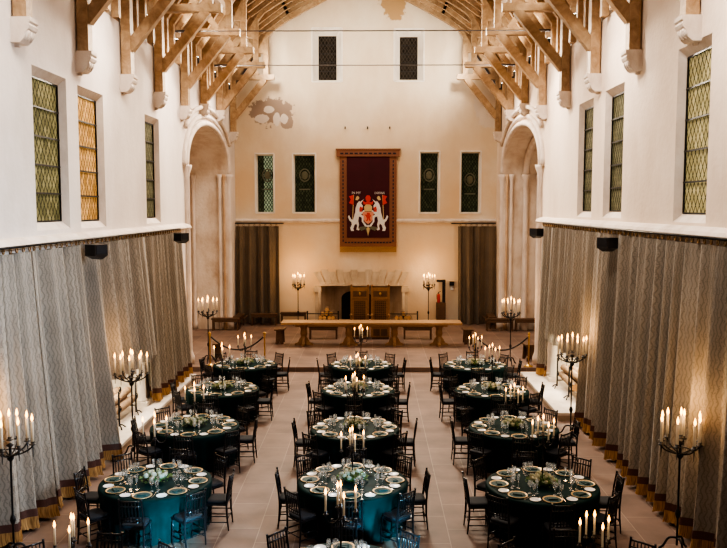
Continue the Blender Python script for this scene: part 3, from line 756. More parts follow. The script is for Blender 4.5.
# long trestle table
TBX0, TBX1, TBY = -3.38, 3.3, 29.2
lt = empty('trestle_table', 'very long pale oak trestle table standing across the dais', 'table', ((TBX0 + TBX1) / 2, TBY, DZ))
hw = (TBX1 - TBX0) / 2
MB().box2(-hw, hw, -.42, .42, .82, .90).build('table_top', M['table_oak'], lt)
MB().box2(-hw + .5, hw - .5, -.03, .03, .70, .82).build('rail', M['table_oak'], lt)
for xx in (-2.56, -.88, .82, 2.48):
    xx -= (TBX0 + TBX1) / 2
    pr = [(-.34, 0), (.34, 0), (.34, .07), (.22, .12), (.17, .24), (.10, .34), (.13, .44), (.11, .62), (.16, .74), (.16, .82), (-.16, .82), (-.16, .74), (-.11, .62), (-.13, .44), (-.10, .34), (-.17, .24), (-.22, .12), (-.34, .07)]
    q = MB(); q.prism(pr, -.06, .06, lambda p, z, t: (xx + p, t, z)); q.prism([(p * .9, z) for p, z in pr], -.05, .05, lambda p, z, t: (xx + t, p, z))
    q.build('trestle', M['table_oak'], lt)
# benches
def bench_proto(L_):
    b = empty('oak_bench', '', 'bench')
    MB().box2(-L_ / 2, L_ / 2, -.16, .16, .46, .52).build('seat', M['bench_oak'], b)
    MB().box2(-L_ / 2 + .04, L_ / 2 - .04, -.145, -.12, .36, .46).build('apron', M['bench_oak'], b)
    for e in (-1, 1):
        for f in (-1, 1): MB().box(e * (L_ / 2 - .06), f * .11, .23, .06, .05, .46).build('leg', M['bench_oak'], b)
    MB().box2(-L_ / 2 + .06, L_ / 2 - .06, -.02, .02, .12, .16).build('stretcher', M['bench_oak'], b)
    MB().lathe([(.001, 0), (.025, .004), (.02, .012)], 10).build('brass_plaque', M['brass'], b)
    b_ = [c for c in bpy.data.objects if c.parent == b][-1]; b_.location = (0, -.15, .42); b_.rotation_euler = (PI / 2, 0, 0)
    return Proto(b)
B1 = bench_proto(1.15)
BG = 'oak benches on the dais'
for x, y, rz, lab in ((-1.92, 30.65, 0, 'dark oak bench behind the left half of the long trestle table'), (1.77, 30.65, 0, 'dark oak bench behind the right half of the long trestle table'),
                      (-4.72, 34.2, 0, 'dark oak bench in front of the left back-wall curtain'), (-3.48, 34.55, 0, 'dark oak bench against the back wall behind the left tall candelabrum'),
                      (-6.15, 32.75, 0, 'dark oak bench in the left arched bay'), (-5.75, 33.7, PI / 2, 'dark oak bench turned along the left wall between bay and curtain'),
                      (5.3, 32.7, 0, 'dark oak bench in the mouth of the right arched bay'), (6.5, 32.7, 0, 'dark oak bench deeper inside the right arched bay'), (5.1, 33.75, -PI / 2 , 'dark oak bench turned along the right wall beside the curtain')):
    B1.put((x, y, DZ), rz, lab, BG)
st0 = empty('plank_stool', '', 'stool')
MB().box2(-.19, .19, -.32, .32, .52, .57).build('seat', M['bench_oak'], st0)
for e in (-1, 1): MB().prism([(-.15, 0), (-.06, 0), (0, .12), (.06, 0), (.15, 0), (.12, .52), (-.12, .52)], e * .24 - .02, e * .24 + .02, lambda p, z, t: (p, t, z)).build('plank_leg', M['bench_oak'], st0)
MB().box2(-.015, .015, -.22, .22, .3, .42).build('rail', M['bench_oak'], st0)
ST = Proto(st0)
for x, y, rz, lab in ((-3.5, 29.65, 0, 'brown plank stool at the left end of the long trestle table'), (3.6, 29.65, 0, 'brown plank stool at the right end of the long trestle table'),
                  (-5.25, 26.5, .2, 'brown plank stool on the dais edge by the left rope barrier'), (5.28, 26.4, .1, 'brown plank stool on the dais edge behind the right brass post')):
    ST.put((x, y, DZ), rz, lab, 'plank stools')
# two throne chairs
th0 = empty('throne_chair', '', 'throne')
MB().box2(-.30, .30, -.28, .28, .08, .46).build('seat_box', M['throne_oak'], th0)
MB().box2(-.33, .33, -.32, .30, 0, .08).build('plinth', M['bench_oak'], th0)
MB().box2(-.31, .31, -.30, .28, .46, .50).build('seat', M['throne_oak'], th0)
for e in (-.15, .15): MB().box2(e - .12, e + .12, -.30, -.28, .14, .40).build('front_panel', M['bench_oak'], th0)
for e in (-1, 1):
    MB().box2(e * .33 - .04, e * .33 + .04, .20, .30, .0, 2.02).build('back_post', M['throne_oak'], th0)
    a_ = MB(); a_.box2(e * .33 - .04, e * .33 + .04, -.32, .2, .86, .92); a_.box2(e * .33 - .035, e * .33 + .035, -.32, -.24, .08, .86); a_.ball((e * .33, -.30, .95), .06); a_.build('arm', M['throne_oak'], th0)
    MB().ball((e * .33, .25, 2.05), .05).build('finial', M['throne_oak'], th0)
pb = MB().box2(-.29, .29, .22, .27, .5, 1.98).build('back_panel', M['throne_oak'], th0)
MB().box2(-.22, .22, .205, .22, .62, 1.45).build('recessed_panel', M['bench_oak'], pb)
lt_ = MB()
for k in range(5): lt_.box(-.16 + k * .08, .20, 1.04, .016, .012, .82)
for k in range(9): lt_.box(0, .20, .68 + k * .09, .42, .012, .016)
lt_.build('lattice', M['throne_oak'], pb)
MB().box2(-.26, .26, .20, .22, 1.62, 1.84).build('carved_frieze', M['bench_oak'], pb)
MB().box2(-.31, .31, .18, .27, 1.50, 1.58).build('cross_rail', M['throne_oak'], pb)
MB().ball((0, .19, 1.73), .045, 8, 6, 1, .5, 1.4).build('brass_badge', M['brass'], pb)
TH = Proto(th0)
TH.put((-.50, 30.85, DZ), 0, 'left high-backed oak throne with lattice panel before the fireplace', 'oak thrones')
TH.put((.31, 30.85, DZ), 0, 'right high-backed oak throne with lattice panel before the fireplace', 'oak thrones')
# fenders and log piles
fe0 = empty('fire_fender', '', 'fender')
MB().tube([(-.68, 0, .47), (.68, 0, .47)], .022, 6).build('top_rail', M['iron'], fe0)
for e in (-.68, .68): q = MB(); q.tube([(e, 0, 0), (e, 0, .56)], .028, 6); q.ball((e, 0, .56), .04); q.build('post', M['iron'], fe0)
MB().tube([(-.68, 0, .12), (.68, 0, .12)], .015, 6).build('lower_rail', M['iron'], fe0)
FE = Proto(fe0)
FE.put((-2.18, 34.45, DZ), 0, 'black iron fender rail before the left of the back fireplace', 'iron fenders')
FE.put((1.30, 34.45, DZ), 0, 'black iron fender rail before the right of the back fireplace', 'iron fenders')
def make_log(L_, r):
    o = empty('log', '', 'log')
    rg = random.Random(int(L_ * 100 + r * 1000))
    MB().tube([(0, -L_ / 2, 0), (.01, 0, .008), (0, L_ / 2, 0)], [r, r * 1.06, r * .97], 10, False).build('bark', M['log'], o)
    for e in (-1, 1): MB().tube([(0, e * L_ / 2 - .004, 0), (0, e * L_ / 2 + .004, 0)], r * .97, 10).build('cut_end', M['log_end'], o)
    return Proto(o)
LG = make_log(.5, .09)
def pile(x, y, z, rows, base, grp, rz0):
    k = 0; cnt = ['first', 'second', 'third', 'fourth', 'fifth', 'sixth']
    rn = ['bottom', 'second', 'third', 'fourth']
    for r, n in enumerate(rows):
        for i in range(n):
            LG.put((x + (i - (n - 1) / 2) * .19, y, z + .1 + r * .18), rz0 + rng.uniform(-.12, .12), '%s log from the left, %s row of %s' % (cnt[i], rn[r], base), grp)
pile(-2.0, 34.78, DZ, [5, 4, 3, 1], 'log pile left of the thrones', 'logs left of the thrones', 0)
pile(1.35, 34.78, DZ, [5, 4, 1], 'log pile right of the thrones', 'logs right of the thrones', 0)
# dark stand with extinguisher, wall box
dsn = empty('black_stand', 'tall black stand with short top arm beside the right back-wall candelabrum', 'stand', (3.02, 34.68, DZ))
MB().box2(-.2, .2, -.15, .15, 0, .95).build('cabinet', M['bench_oak'], dsn)
MB().box2(.06, .19, -.07, .07, .95, 1.92).build('upright', M['black'], dsn)
MB().box2(-.2, .19, -.08, .08, 1.86, 1.96).build('top_arm', M['black'], dsn)
fx_ = empty('fire_extinguisher', 'small red fire extinguisher standing on the black stand', 'fire extinguisher', (2.92, 34.63, DZ + .95))
MB().lathe([(.06, 0), (.07, .03), (.07, .30), (.05, .37), (.02, .40)], 12).build('cylinder', M['red'], fx_)
q = MB(); q.lathe([(.022, .40), (.022, .46), (.03, .47)], 8); q.bar((0, 0, .46), (.09, 0, .50), .02, .02); q.build('valve', M['black'], fx_)
MB().tube([(-.02, -.02, .44), (-.09, -.03, .36), (-.085, -.03, .15)], .012, 6).build('hose', M['black'], fx_)
wb = empty('wall_box', 'small dark box with white notice on the back wall beside the right curtain', 'box', (3.52, YB - .02, 1.75))
MB().box2(-.10, .10, -.1, .02, .08, .26).build('housing', M['black'], wb); MB().box2(-.06, .08, -.03, .02, -.12, .05).build('notice', M['china'], wb)

# ------------------------------------------------------------------ hearths
def scroll(cx, z, dirn, r0=.09, turns=1.4, n=22):
    return [(0, cx + dirn * (r0 - (r0 * .75) * i / n) * math.sin(turns * 2 * PI * i / n), z + (r0 - (r0 * .75) * i / n) * math.cos(turns * 2 * PI * i / n)) for i in range(n + 1)]
an0 = empty('andiron', '', 'andiron')
MB().tube([(0, 0, .05), (0, 0, .86)], .022, 8).build('standard', M['iron'], an0)
q = MB(); q.tube(scroll(.09, .86, 1), .014, 6); q.build('scroll', M['iron'], an0)
q = MB(); q.tube(scroll(.09, .42, 1, .07), .012, 6); q.build('scroll', M['iron'], an0)
for e in (-1, 1): MB().tube([(0, 0, .1), (.06, e * .08, .06), (.1, e * .14, .0)], .016, 6).build('foot', M['iron'], an0)
MB().tube([(0, 0, .22), (-.42, 0, .22), (-.44, 0, .0)], .016, 6).build('log_bar', M['iron'], an0)
AN = Proto(an0)
for nm, s, x, y0, y1, ox in (('left', 1, XL, 16.6, 23.82, -5.42), ('right', -1, XR, 19.33, 24.25, 4.62)):
    h = empty('hearth_slab', 'raised pale stone hearth slab along the %s wall below the curtain gap' % nm, 'hearth', ((x + ox) / 2, (y0 + y1) / 2, 0))
    w_ = abs(x - ox) / 2; l_ = (y1 - y0) / 2
    MB().box2(-w_, w_, -l_, l_, 0, .13).build('step', M['firestone'], h); MB().box2(-w_ - .02, w_ + .02, -l_, l_, .13, .2).build('slab', M['hearth'], h)
    f0, f1 = sides[nm]['fire']
    hb = MB(); hb.box2(x - s * .02, x - s * 1.02, f0 + .02, f1 - .02, .0, .192); hb.build('inner_hearth', M['hearth'], sides and bpy.data.objects['wall_' + nm])
    for yy, w in ((f1 - .3, 'far'),):
        c = empty('fireplace_column', 'pale stone column at the %s jamb of the %s wall fireplace' % (w, nm), 'column', (x + s * .12, yy, .2))
        MB().box(0, 0, .06, .34, .34, .12).build('base', M['hearth'], c)
        MB().lathe([(.15, .12), (.13, .17), (.11, .2), (.105, 1.05), (.12, 1.08)], 14).build('shaft', M['hearth'], c)
        MB().lathe([(.12, 1.08), (.13, 1.15), (.18, 1.25), (.18, 1.33)], 14).build('capital', M['hearth'], c)
    ay = (f0 + .32 * (f1 - f0), f0 + .68 * (f1 - f0))
    ax = x + s * .22
    for yy, w in zip(ay, ('nearer', 'farther')):
        AN.put((ax, yy, .2), 0 if s == 1 else PI, 'wrought iron scroll-topped andiron in the %s fireplace, the %s one' % (nm, w), 'andirons')
    LB = make_log(1.7, .10 if s > 0 else .101)
    k = 0
    for i, (dx, dz) in enumerate(((0.0, 0), (-.22, 0), (-.11, .19), (-.34, .17))):
        LB.put((ax + s * (dx - .15), (ay[0] + ay[1]) / 2 + .03 * i, .2 + .345 + dz), .03 * (i - 1), 'long firewood log on the %s wall andirons, %s' % (nm, ('front one', 'middle one', 'upper front one', 'upper back one')[i]), 'logs on the %s andirons' % nm)
    light('AREA', 'hearth_lamp', (x - s * .25, (f0 + f1) / 2, 1.75), 60 if s > 0 else 75, (1, .90, .70), size=1.2)

# ------------------------------------------------------------------ candelabra
cd0 = empty('candle', '', 'candle')
MB().lathe([(.0135, 0), (.013, .22), (.009, .225), (.002, .223)], 10).build('wax', M['wax'], cd0)
MB().lathe([(.0005, .226), (.013, .242), (.016, .26), (.009, .292), (.0005, .32)], 8).build('flame', M['flame'], cd0)
CD = Proto(cd0)
cl0 = empty('large_candle', '', 'candle')
MB().lathe([(.0215, 0), (.0205, .32), (.016, .327), (.002, .325)], 12).build('wax', M['wax'], cl0)
MB().lathe([(.0005, .325), (.018, .350), (.021, .375), (.011, .415), (.0005, .45)], 8).build('flame', M['flame'], cl0)
CL = Proto(cl0)
DIRS = ['far', 'far right', 'right', 'near right', 'near', 'near left', 'left', 'far left']
def curve(p, n=8):
    out = []
    for i in range(len(p) - 1):
        a = Vector(p[max(0, i - 1)]); b = Vector(p[i]); c = Vector(p[i + 1]); d = Vector(p[min(len(p) - 1, i + 2)])
        for k in range(n):
            t = k / n
            out.append(.5 * ((2 * b) + (c - a) * t + (2 * a - 5 * b + 4 * c - d) * t * t + (3 * b - a - 3 * c + d) * t ** 3))
    out.append(Vector(p[-1])); return out
def cup_mesh(z, r=.03):
    return MB().lathe([(.008, z - .05), (r * .8, z - .04), (r * 1.5, z - .028), (r * 1.5, z - .022), (r * .75, z - .02), (r * .85, z + .02), (r * .7, z + .02), (r * .7, z)], 10)
def table_cand_proto(h):
    """h: height of the arm cups above the table"""
    o = empty('table_candelabrum', '', 'candelabrum')
    MB().lathe([(.095, 0), (.095, .015), (.05, .03), (.02, .06), (.014, .09)], 14).build('base', M['black'], o)
    MB().lathe([(.011, .08), (.011, h * .5), (.02, h * .5 + .012), (.011, h * .5 + .03), (.011, h - .12), (.022, h - .10), (.022, h - .06), (.012, h - .04), (.012, h + .03)], 10).build('pole', M['black'], o)
    for k in range(4):
        a = PI / 2 * k; c, s = math.cos(a), math.sin(a)
        pts = curve([(0, 0, h - .08), (.07 * c, .07 * s, h - .16), (.15 * c, .15 * s, h - .15), (.19 * c, .19 * s, h - .06)], 5)
        m = MB().tube(pts, .009, 6)
        ar = m.build('arm', M['black'], o)
        q = cup_mesh(h - .02, .024); q.v = [(x + .19 * c, y + .19 * s, z) for x, y, z in q.v]; q.build('cup', M['black'], ar)
    cup_mesh(h + .06, .026).build('centre_cup', M['black'], o)
    return Proto(o)
CPH = {'tall': table_cand_proto(.80), 'short': table_cand_proto(.55)}
RZC = R(14)
def place_table_cand(x, y, kind, tname):
    h = .80 if kind == 'tall' else .55; z = .766
    CPH[kind].put((x, y, z), RZC, '%s black five-arm candelabrum on the %s' % (kind, tname), 'black candelabra on the round tables')
    for k in range(4):
        a = PI / 2 * k + RZC
        w = ['right', 'far', 'left', 'near'][k]
        CD.put((x + .19 * math.cos(a), y + .19 * math.sin(a), z + h - .02), 0, 'lit white candle on the %s arm of the candelabrum on the %s' % (w, tname), 'candles on the table candelabra')
    CD.put((x, y, z + h + .06), 0, 'lit white candle at the centre of the candelabrum on the %s' % tname, 'candles on the table candelabra')
    light('POINT', 'candle_glow', (x, y, z + h + .34), 2.2, (1, .62, .28), shadow_soft_size=.12)
def floor_cand(x, y, z, H, n, rad, label, short, glow=26, rot=0.0):
    o = empty('floor_candelabrum', label, 'candelabrum', (x, y, z), rot, 'standing iron candelabra')
    MB().lathe([(.016, .10), (.016, .52), (.035, .56), (.045, .60), (.035, .64), (.016, .68), (.016, H - .28), (.05, H - .24), (.05, H - .20), (.02, H - .16), (.02, H - .06), (.06, H - .03), (.02, H)], 10).build('pole', M['iron'], o)
    for k in range(3):
        a = 2 * PI * k / 3 + .4
        c, s = math.cos(a), math.sin(a)
        MB().tube(curve([(0, 0, .22), (.12 * c, .12 * s, .20), (.20 * c, .20 * s, .06), (.26 * c, .26 * s, .015)], 4), .018, 6).build('foot', M['iron'], o)
    MB().tube([(rad * .55 * math.cos(i * PI / 8), rad * .55 * math.sin(i * PI / 8), H - .14) for i in range(17)], .010, 6).build('ring', M['iron'], o)
    for k in range(n):
        a = 2 * PI * k / n; c, s = math.cos(a), math.sin(a); rr = rad * (1 if k % 2 == 0 else .82)
        m = MB().tube(curve([(0, 0, H - .20), (rr * .4 * c, rr * .4 * s, H - .17), (rr * .8 * c, rr * .8 * s, H - .11), (rr * c, rr * s, H - .05)], 4), .013, 6)
        m.tube([(rr * c, rr * s, H - .04), (rr * c, rr * s, H - .22)], [.012, .004], 6)
        ar = m.build('arm', M['iron'], o)
        q = cup_mesh(H, .036); q.v = [(px + rr * c, py + rr * s, pz) for px, py, pz in q.v]; q.build('cup', M['iron'], ar)
        aa = a + rot; wd = DIRS[int(round(((PI / 2 - aa) % (2 * PI)) / (PI / 4))) % 8] if n == 8 else ['right', 'far right', 'far left', 'left', 'near left', 'near right'][k]
        CL.put((x + rr * math.cos(aa), y + rr * math.sin(aa), z + H), 0, 'thick lit candle on the %s arm of the %s' % (wd, short), 'candles on the standing candelabra')
    cup_mesh(H + .08, .036).build('centre_cup', M['iron'], o)
    CL.put((x, y, z + H + .08), 0, 'thick lit candle at the centre of the %s' % short, 'candles on the standing candelabra')
    light('POINT', 'candle_glow', (x, y, z + H + .62), glow, (1, .60, .27), shadow_soft_size=.16)
floor_cand(-5.42, 11.5, 0, 1.78, 8, .33, 'tall black iron candelabrum at the left edge of the photo by the curtain', 'candelabrum at the left photo edge', 14, .1)
floor_cand(-5.10, 16.42, 0, 1.80, 8, .33, 'tall black iron candelabrum before the left wall fireplace', 'candelabrum before the left fireplace', 20, .2)
floor_cand(-5.45, 25.9, DZ, 1.72, 8, .30, 'tall black iron candelabrum on the dais before the left arched bay', 'candelabrum before the left bay', 16, .15)
floor_cand(4.70, 11.85, 0, 1.74, 8, .33, 'tall black iron candelabrum nearest the camera by the right curtain', 'nearest candelabrum by the right curtain', 26, .25)
floor_cand(4.62, 18.1, 0, 1.90, 8, .33, 'tall black iron candelabrum before the right wall fireplace', 'candelabrum before the right fireplace', 22, .1)
floor_cand(4.52, 25.65, DZ, 1.72, 8, .30, 'tall black iron candelabrum on the dais before the right arched bay', 'candelabrum before the right bay', 16, .2)
floor_cand(-3.22, 33.95, DZ, 1.82, 6, .27, 'tall black iron candelabrum at the back wall left of the fireplace', 'candelabrum left of the back fireplace', 42, .2)
floor_cand(2.42, 33.95, DZ, 1.82, 6, .27, 'tall black iron candelabrum at the back wall right of the fireplace', 'candelabrum right of the back fireplace', 42, .2)

# ------------------------------------------------------------------ rope barriers
bp0 = empty('barrier_post', '', 'barrier post')
MB().lathe([(.15, 0), (.15, .02), (.05, .05), (.025, .08)], 16).build('base', M['brass'], bp0)
MB().lathe([(.024, .07), (.024, .96), (.034, .97), (.034, 1.02), (.02, 1.03)], 12).build('pole', M['brass'], bp0)
MB().ball((0, 0, 1.07), .045, 10, 8).build('finial', M['brass'], bp0)
BPp = Proto(bp0)
for x0, x1, nm in ((-5.28, -3.5, 'left'), (3.32, 5.06, 'right')):
    for x, w in ((x0, 'left'), (x1, 'right')): BPp.put((x, 25.33, DZ), 0, 'brass barrier post at the %s end of the %s rope on the dais edge' % (w, nm), 'brass barrier posts')
    q = MB(); n = 20
    q.tube([(x0 + .04 + (x1 - x0 - .08) * i / n, 25.33, DZ + .95 - .42 * (1 - (2 * i / n - 1) ** 2)) for i in range(n + 1)], .024, 8)
    tag(q.build('barrier_rope', M['rope']), 'black barrier rope sagging between the brass posts on the %s' % nm, 'rope')

# ------------------------------------------------------------------ round tables, chairs, settings
def cloth_mesh(seed):
    rg = random.Random(seed); n = 120; m = MB(); vs = []
    Rr = .915; zt = .762
    rows = [(0.3, zt), (.6, zt), (.86, zt), (.895, zt - .004), (.915, zt - .02), (.922, zt - .06)]
    for r, z in rows:
        for k in range(n):
            a = 2 * PI * k / n; vs.append((r * math.cos(a), r * math.sin(a), z))
    ph = [rg.uniform(0, 6.28) for _ in range(3)]; nf = 26
    hh = [.62, .5, .36, .22, .1, .012]
    wob = [rg.uniform(.5, 1.2) for _ in range(nf + 1)]
    for z in hh:
        t = (zt - .06 - z) / (zt - .06)
        for k in range(n):
            a = 2 * PI * k / n
            f = math.sin(nf * a + ph[0] + .5 * math.sin(3 * a + ph[1]))
            w = wob[int(a / (2 * PI) * nf)] * .5 + wob[(int(a / (2 * PI) * nf) + 1) % nf] * .5
            r = .922 - .07 * t ** .7 + .034 * (t ** .6) * f * w
            vs.append((r * math.cos(a), r * math.sin(a), z))
    tot = len(rows) + len(hh)
    vs.append((0, 0, zt)); c = len(vs) - 1
    fs_ = [(i * n + k, i * n + (k + 1) % n, (i + 1) * n + (k + 1) % n, (i + 1) * n + k) for i in range(tot - 1) for k in range(n)]
    fs_ = [tuple(reversed(f)) for f in fs_] + [(c, k, (k + 1) % n) for k in range(n)]
    m.add(vs, fs_, True); return m
def make_chair():
    o = empty('spindle_back_chair', '', 'chair')
    MB().box2(-.195, .195, -.195, .17, .425, .45).build('seat', M['chair'], o)
    c = MB(); n = 24; vs = []
    for z, k in ((.45, .96), (.475, 1.0), (.495, .93), (.50, .6)):
        for i in range(n):
            a = 2 * PI * i / n; ca, sa = math.cos(a), math.sin(a)
            vs.append((.19 * k * math.copysign(abs(ca) ** .4, ca), -.012 + .178 * k * math.copysign(abs(sa) ** .4, sa), z))
    c.add(vs, [(r * n + i, r * n + (i + 1) % n, (r + 1) * n + (i + 1) % n, (r + 1) * n + i) for r in range(3) for i in range(n)] + [tuple(range(3 * n, 4 * n))], True)
    c.build('cushion', M['cushion'], o)
    for e in (-1, 1):
        MB().tube([(e * .175, .15, .43), (e * .178, .153, .25), (e * .18, .155, .12), (e * .18, .155, 0)], [.017, .015, .017, .011], 8).build('leg', M['chair'], o)
        MB().tube([(e * .18, -.215, 0), (e * .18, -.19, .25), (e * .18, -.185, .44), (e * .175, -.205, .66), (e * .17, -.245, .90), (e * .17, -.248, .925)], [.011, .016, .017, .015, .014, .018], 8).build('leg', M['chair'], o)
    for z in (.14, .24):
        for e in (-1, 1): MB().tube([(e * .18, -.19, z), (e * .18, .153, z)], .009, 6).build('stretcher', M['chair'], o)
    MB().tube([(-.18, .154, .19), (.18, .154, .19)], .009, 6).build('stretcher', M['chair'], o)
    MB().tube([(-.18, -.195, .19), (.18, -.195, .19)], .009, 6).build('stretcher', M['chair'], o)
    b = MB()
    def by(z): return -.185 - .02 * (z - .44) / .22 if z < .66 else -.205 - .04 * (z - .66) / .24
    for z, r in ((.885, .014), (.80, .011), (.60, .011), (.55, .010)):
        b.tube([(-.172, by(z), z), (0, by(z) - .015, z), (.172, by(z), z)], r, 6)
    for k in range(6):
        x = -.125 + k * .05
        b.tube([(x, by(.55) - .012, .55), (x, by(.72) - .014, .72), (x, by(.885) - .013, .885)], [.008, .011, .008], 6)
    b.build('backrest', M['chair'], o)
    return Proto(o)
CH = make_chair()
# charger, napkin, side plate, glasses, cutlery, flowers
ch0 = empty('charger_plate', '', 'plate')
MB().lathe([(.001, .004), (.10, .004), (.12, .008), (.145, .012)], 24).build('plate_centre', M['napkin'], ch0)
MB().lathe([(.128, .009), (.135, .014), (.150, .018), (.157, .018), (.157, .012), (.128, .004)], 28).build('gold_rim', M['gold'], ch0)
CHG = Proto(ch0)
nm_ = MB(); nm_.box(0, 0, .008, .15, .085, .014); nm_.box(.004, .004, .018, .142, .078, .008); nm_.prism([(-.07, -.035), (.07, -.03), (.02, .03)], .022, .028, lambda p, q, t: (p, q, t))
np0 = nm_.build('napkin', M['napkin']); tag(np0, '', 'napkin'); NP = Proto(np0)
q = MB().lathe([(.001, .003), (.05, .003), (.06, .006), (.083, .013), (.086, .014), (.084, .009), (.05, .0)], 22)
sp_ = q.build('side_plate', M['china']); tag(sp_, '', 'plate'); SPP = Proto(sp_)
def glass_proto(name, s, bowl):
    o = empty(name, '', 'glass')
    MB().lathe([(.033 * s, 0), (.033 * s, .003), (.006, .010), (.004, .02), (.004, .085 * s), (.007, .092 * s)], 12).build('stem', M['glass'], o)
    z = .092 * s
    MB().lathe([(.005, z)] + [(r * s, z + h * s) for r, h in bowl], 14).f and None
    m = MB(); prof = [(.005, z)] + [(r * s, z + h * s) for r, h in bowl]; nn = 14; vs = []
    for r, h in prof:
        for k in range(nn): a = 2 * PI * k / nn; vs.append((r * math.cos(a), r * math.sin(a), h))
    m.add(vs, [(i * nn + k, i * nn + (k + 1) % nn, (i + 1) * nn + (k + 1) % nn, (i + 1) * nn + k) for i in range(len(prof) - 1) for k in range(nn)], True)
    m.build('bowl', M['glass'], o)
    return Proto(o)
G1 = glass_proto('water_goblet', 1.05, [(.030, .012), (.042, .045), (.040, .085), (.036, .105)])
G2 = glass_proto('wine_glass', .95, [(.025, .012), (.034, .04), (.033, .08), (.029, .11)])
G3 = glass_proto('champagne_flute', 1.0, [(.014, .02), (.022, .06), (.024, .11), (.021, .14)])
fk = MB(); fk.bar((0, -.09, .004), (0, .03, .004), .006, .003); fk.box(0, .055, .004, .022, .03, .003)
for e in (-.008, -.003, .003, .008): fk.bar((e, .07, .004), (e, .1, .004), .003, .003)
fo = fk.build('fork', M['cutlery']); tag(fo, '', 'fork'); FK = Proto(fo)
kn = MB(); kn.bar((0, -.11, .004), (0, -.01, .004), .012, .005); kn.prism([(-.007, -.01), (.007, -.01), (.007, .09), (-.003, .12)], .002, .005, lambda p, q, t: (p, q, t))
ko = kn.build('knife', M['cutlery']); tag(ko, '', 'knife'); KN = Proto(ko)
def rose_mesh(r, seed):
    rg = random.Random(seed); m = MB(); m.ball((0, 0, 0), r * .62, 8, 6)
    for lay, (rr, n, tilt) in enumerate(((.72, 4, .9), (.9, 5, .6), (1.05, 6, .25))):
        for k in range(n):
            a = 2 * PI * k / n + lay * .5 + rg.uniform(-.15, .15); vs = []
            for i in range(4):
                v = i / 3
                for j in range(5):
                    u = (j / 4 - .5) * 2; aa = a + u * (PI / n) * 1.25
                    rad = r * rr * (.45 + .55 * math.sin(v * 1.7)) * (1 - .12 * u * u)
                    zz = r * (-.55 + v * (1.0 + tilt * .4) - .18 * u * u * v) - (.12 * r if v == 1 and lay > 0 else 0)
                    vs.append((rad * math.cos(aa), rad * math.sin(aa), zz))
            m.add(vs, [(i * 5 + j, i * 5 + j + 1, (i + 1) * 5 + j + 1, (i + 1) * 5 + j) for i in range(3) for j in range(4)], True)
    return m
def flower_proto(seed):
    rg = random.Random(seed); o = empty('flower_arrangement', '', 'flowers')
    f = MB()
    for k in range(230):
        a = rg.uniform(0, 6.283); rr = rg.uniform(.03, .245); z = .015 + .11 * (1 - (rr / .26) ** 2) * rg.uniform(.4, 1.1) + .01
        c = Vector((rr * math.cos(a), rr * math.sin(a), z)); d = Vector((math.cos(a + rg.uniform(-.8, .8)), math.sin(a + rg.uniform(-.8, .8)), rg.uniform(-.1, .8))).normalized()
        sd = d.cross(Vector((0, 0, 1))).normalized(); l = rg.uniform(.04, .075); w = l * .28
        up = sd.cross(d)
        f.add([c, c + d * l * .5 + sd * w + up * .006, c + d * l, c + d * l * .5 - sd * w + up * .006], [(0, 1, 2, 3)], False)
    f.ball((0, 0, .045), .13, 10, 6, 1.1, 1.1, .42)
    f.v = [(x, y, max(z, .004)) for x, y, z in f.v]
    f.build('foliage', M['leaf'], o)
    rs = [rose_mesh(.040, seed + i) for i in range(3)]
    mesh = []
    for i, (k, rr) in enumerate([(j / 8, .17) for j in range(8)] + [(j / 4 + .1, .085) for j in range(4)]):
        a = 2 * PI * k + rg.uniform(-.2, .2); rr += rg.uniform(-.015, .02)
        if i < 3: ro = rs[i].build('rose', M['rose'], o); mesh.append(ro)
        else:
            ro = mesh[i % 3].copy(); COL.objects.link(ro); ro.parent = o
        ro.location = (rr * math.cos(a), rr * math.sin(a), (.175 - rr * .42) + rg.uniform(-.01, .015)); ro.scale = [rg.uniform(.9, 1.3)] * 3
        ro.rotation_euler = (rg.uniform(-.4, .4) - .5 * math.sin(a), .6 * math.cos(a), rg.uniform(0, 6))
    return Proto(o)
FL = [flower_proto(5), flower_proto(23)]
tables = {
    'left': [(-3.57, 9.05), (-3.60, 12.77), (-3.70, 16.12), (-3.76, 19.47), (-3.70, 22.6)],
    'centre': [(-.39, 9.5), (-.33, 12.82), (-.36, 15.97), (-.36, 19.42), (-.33, 22.55)],
    'right': [(2.66, 9.2), (2.79, 12.67), (2.93, 16.07), (2.98, 19.42), (2.97, 22.55)]}
offs = {'left': [0, 2, -2, 3, 0], 'centre': [0, 1, -2, 2, 0], 'right': [0, -1, 2, 0, 3]}
ORDT = ['frontmost table', 'second table', 'third table', 'fourth table', 'farthest table']
cloths = [cloth_mesh(1), cloth_mesh(2), cloth_mesh(3)]
tproto = []
for i in range(3):
    r_ = empty('round_table', '', 'table'); cloths[i].build('tablecloth', M['satin'], r_); tproto.append(Proto(r_))
ti = 0
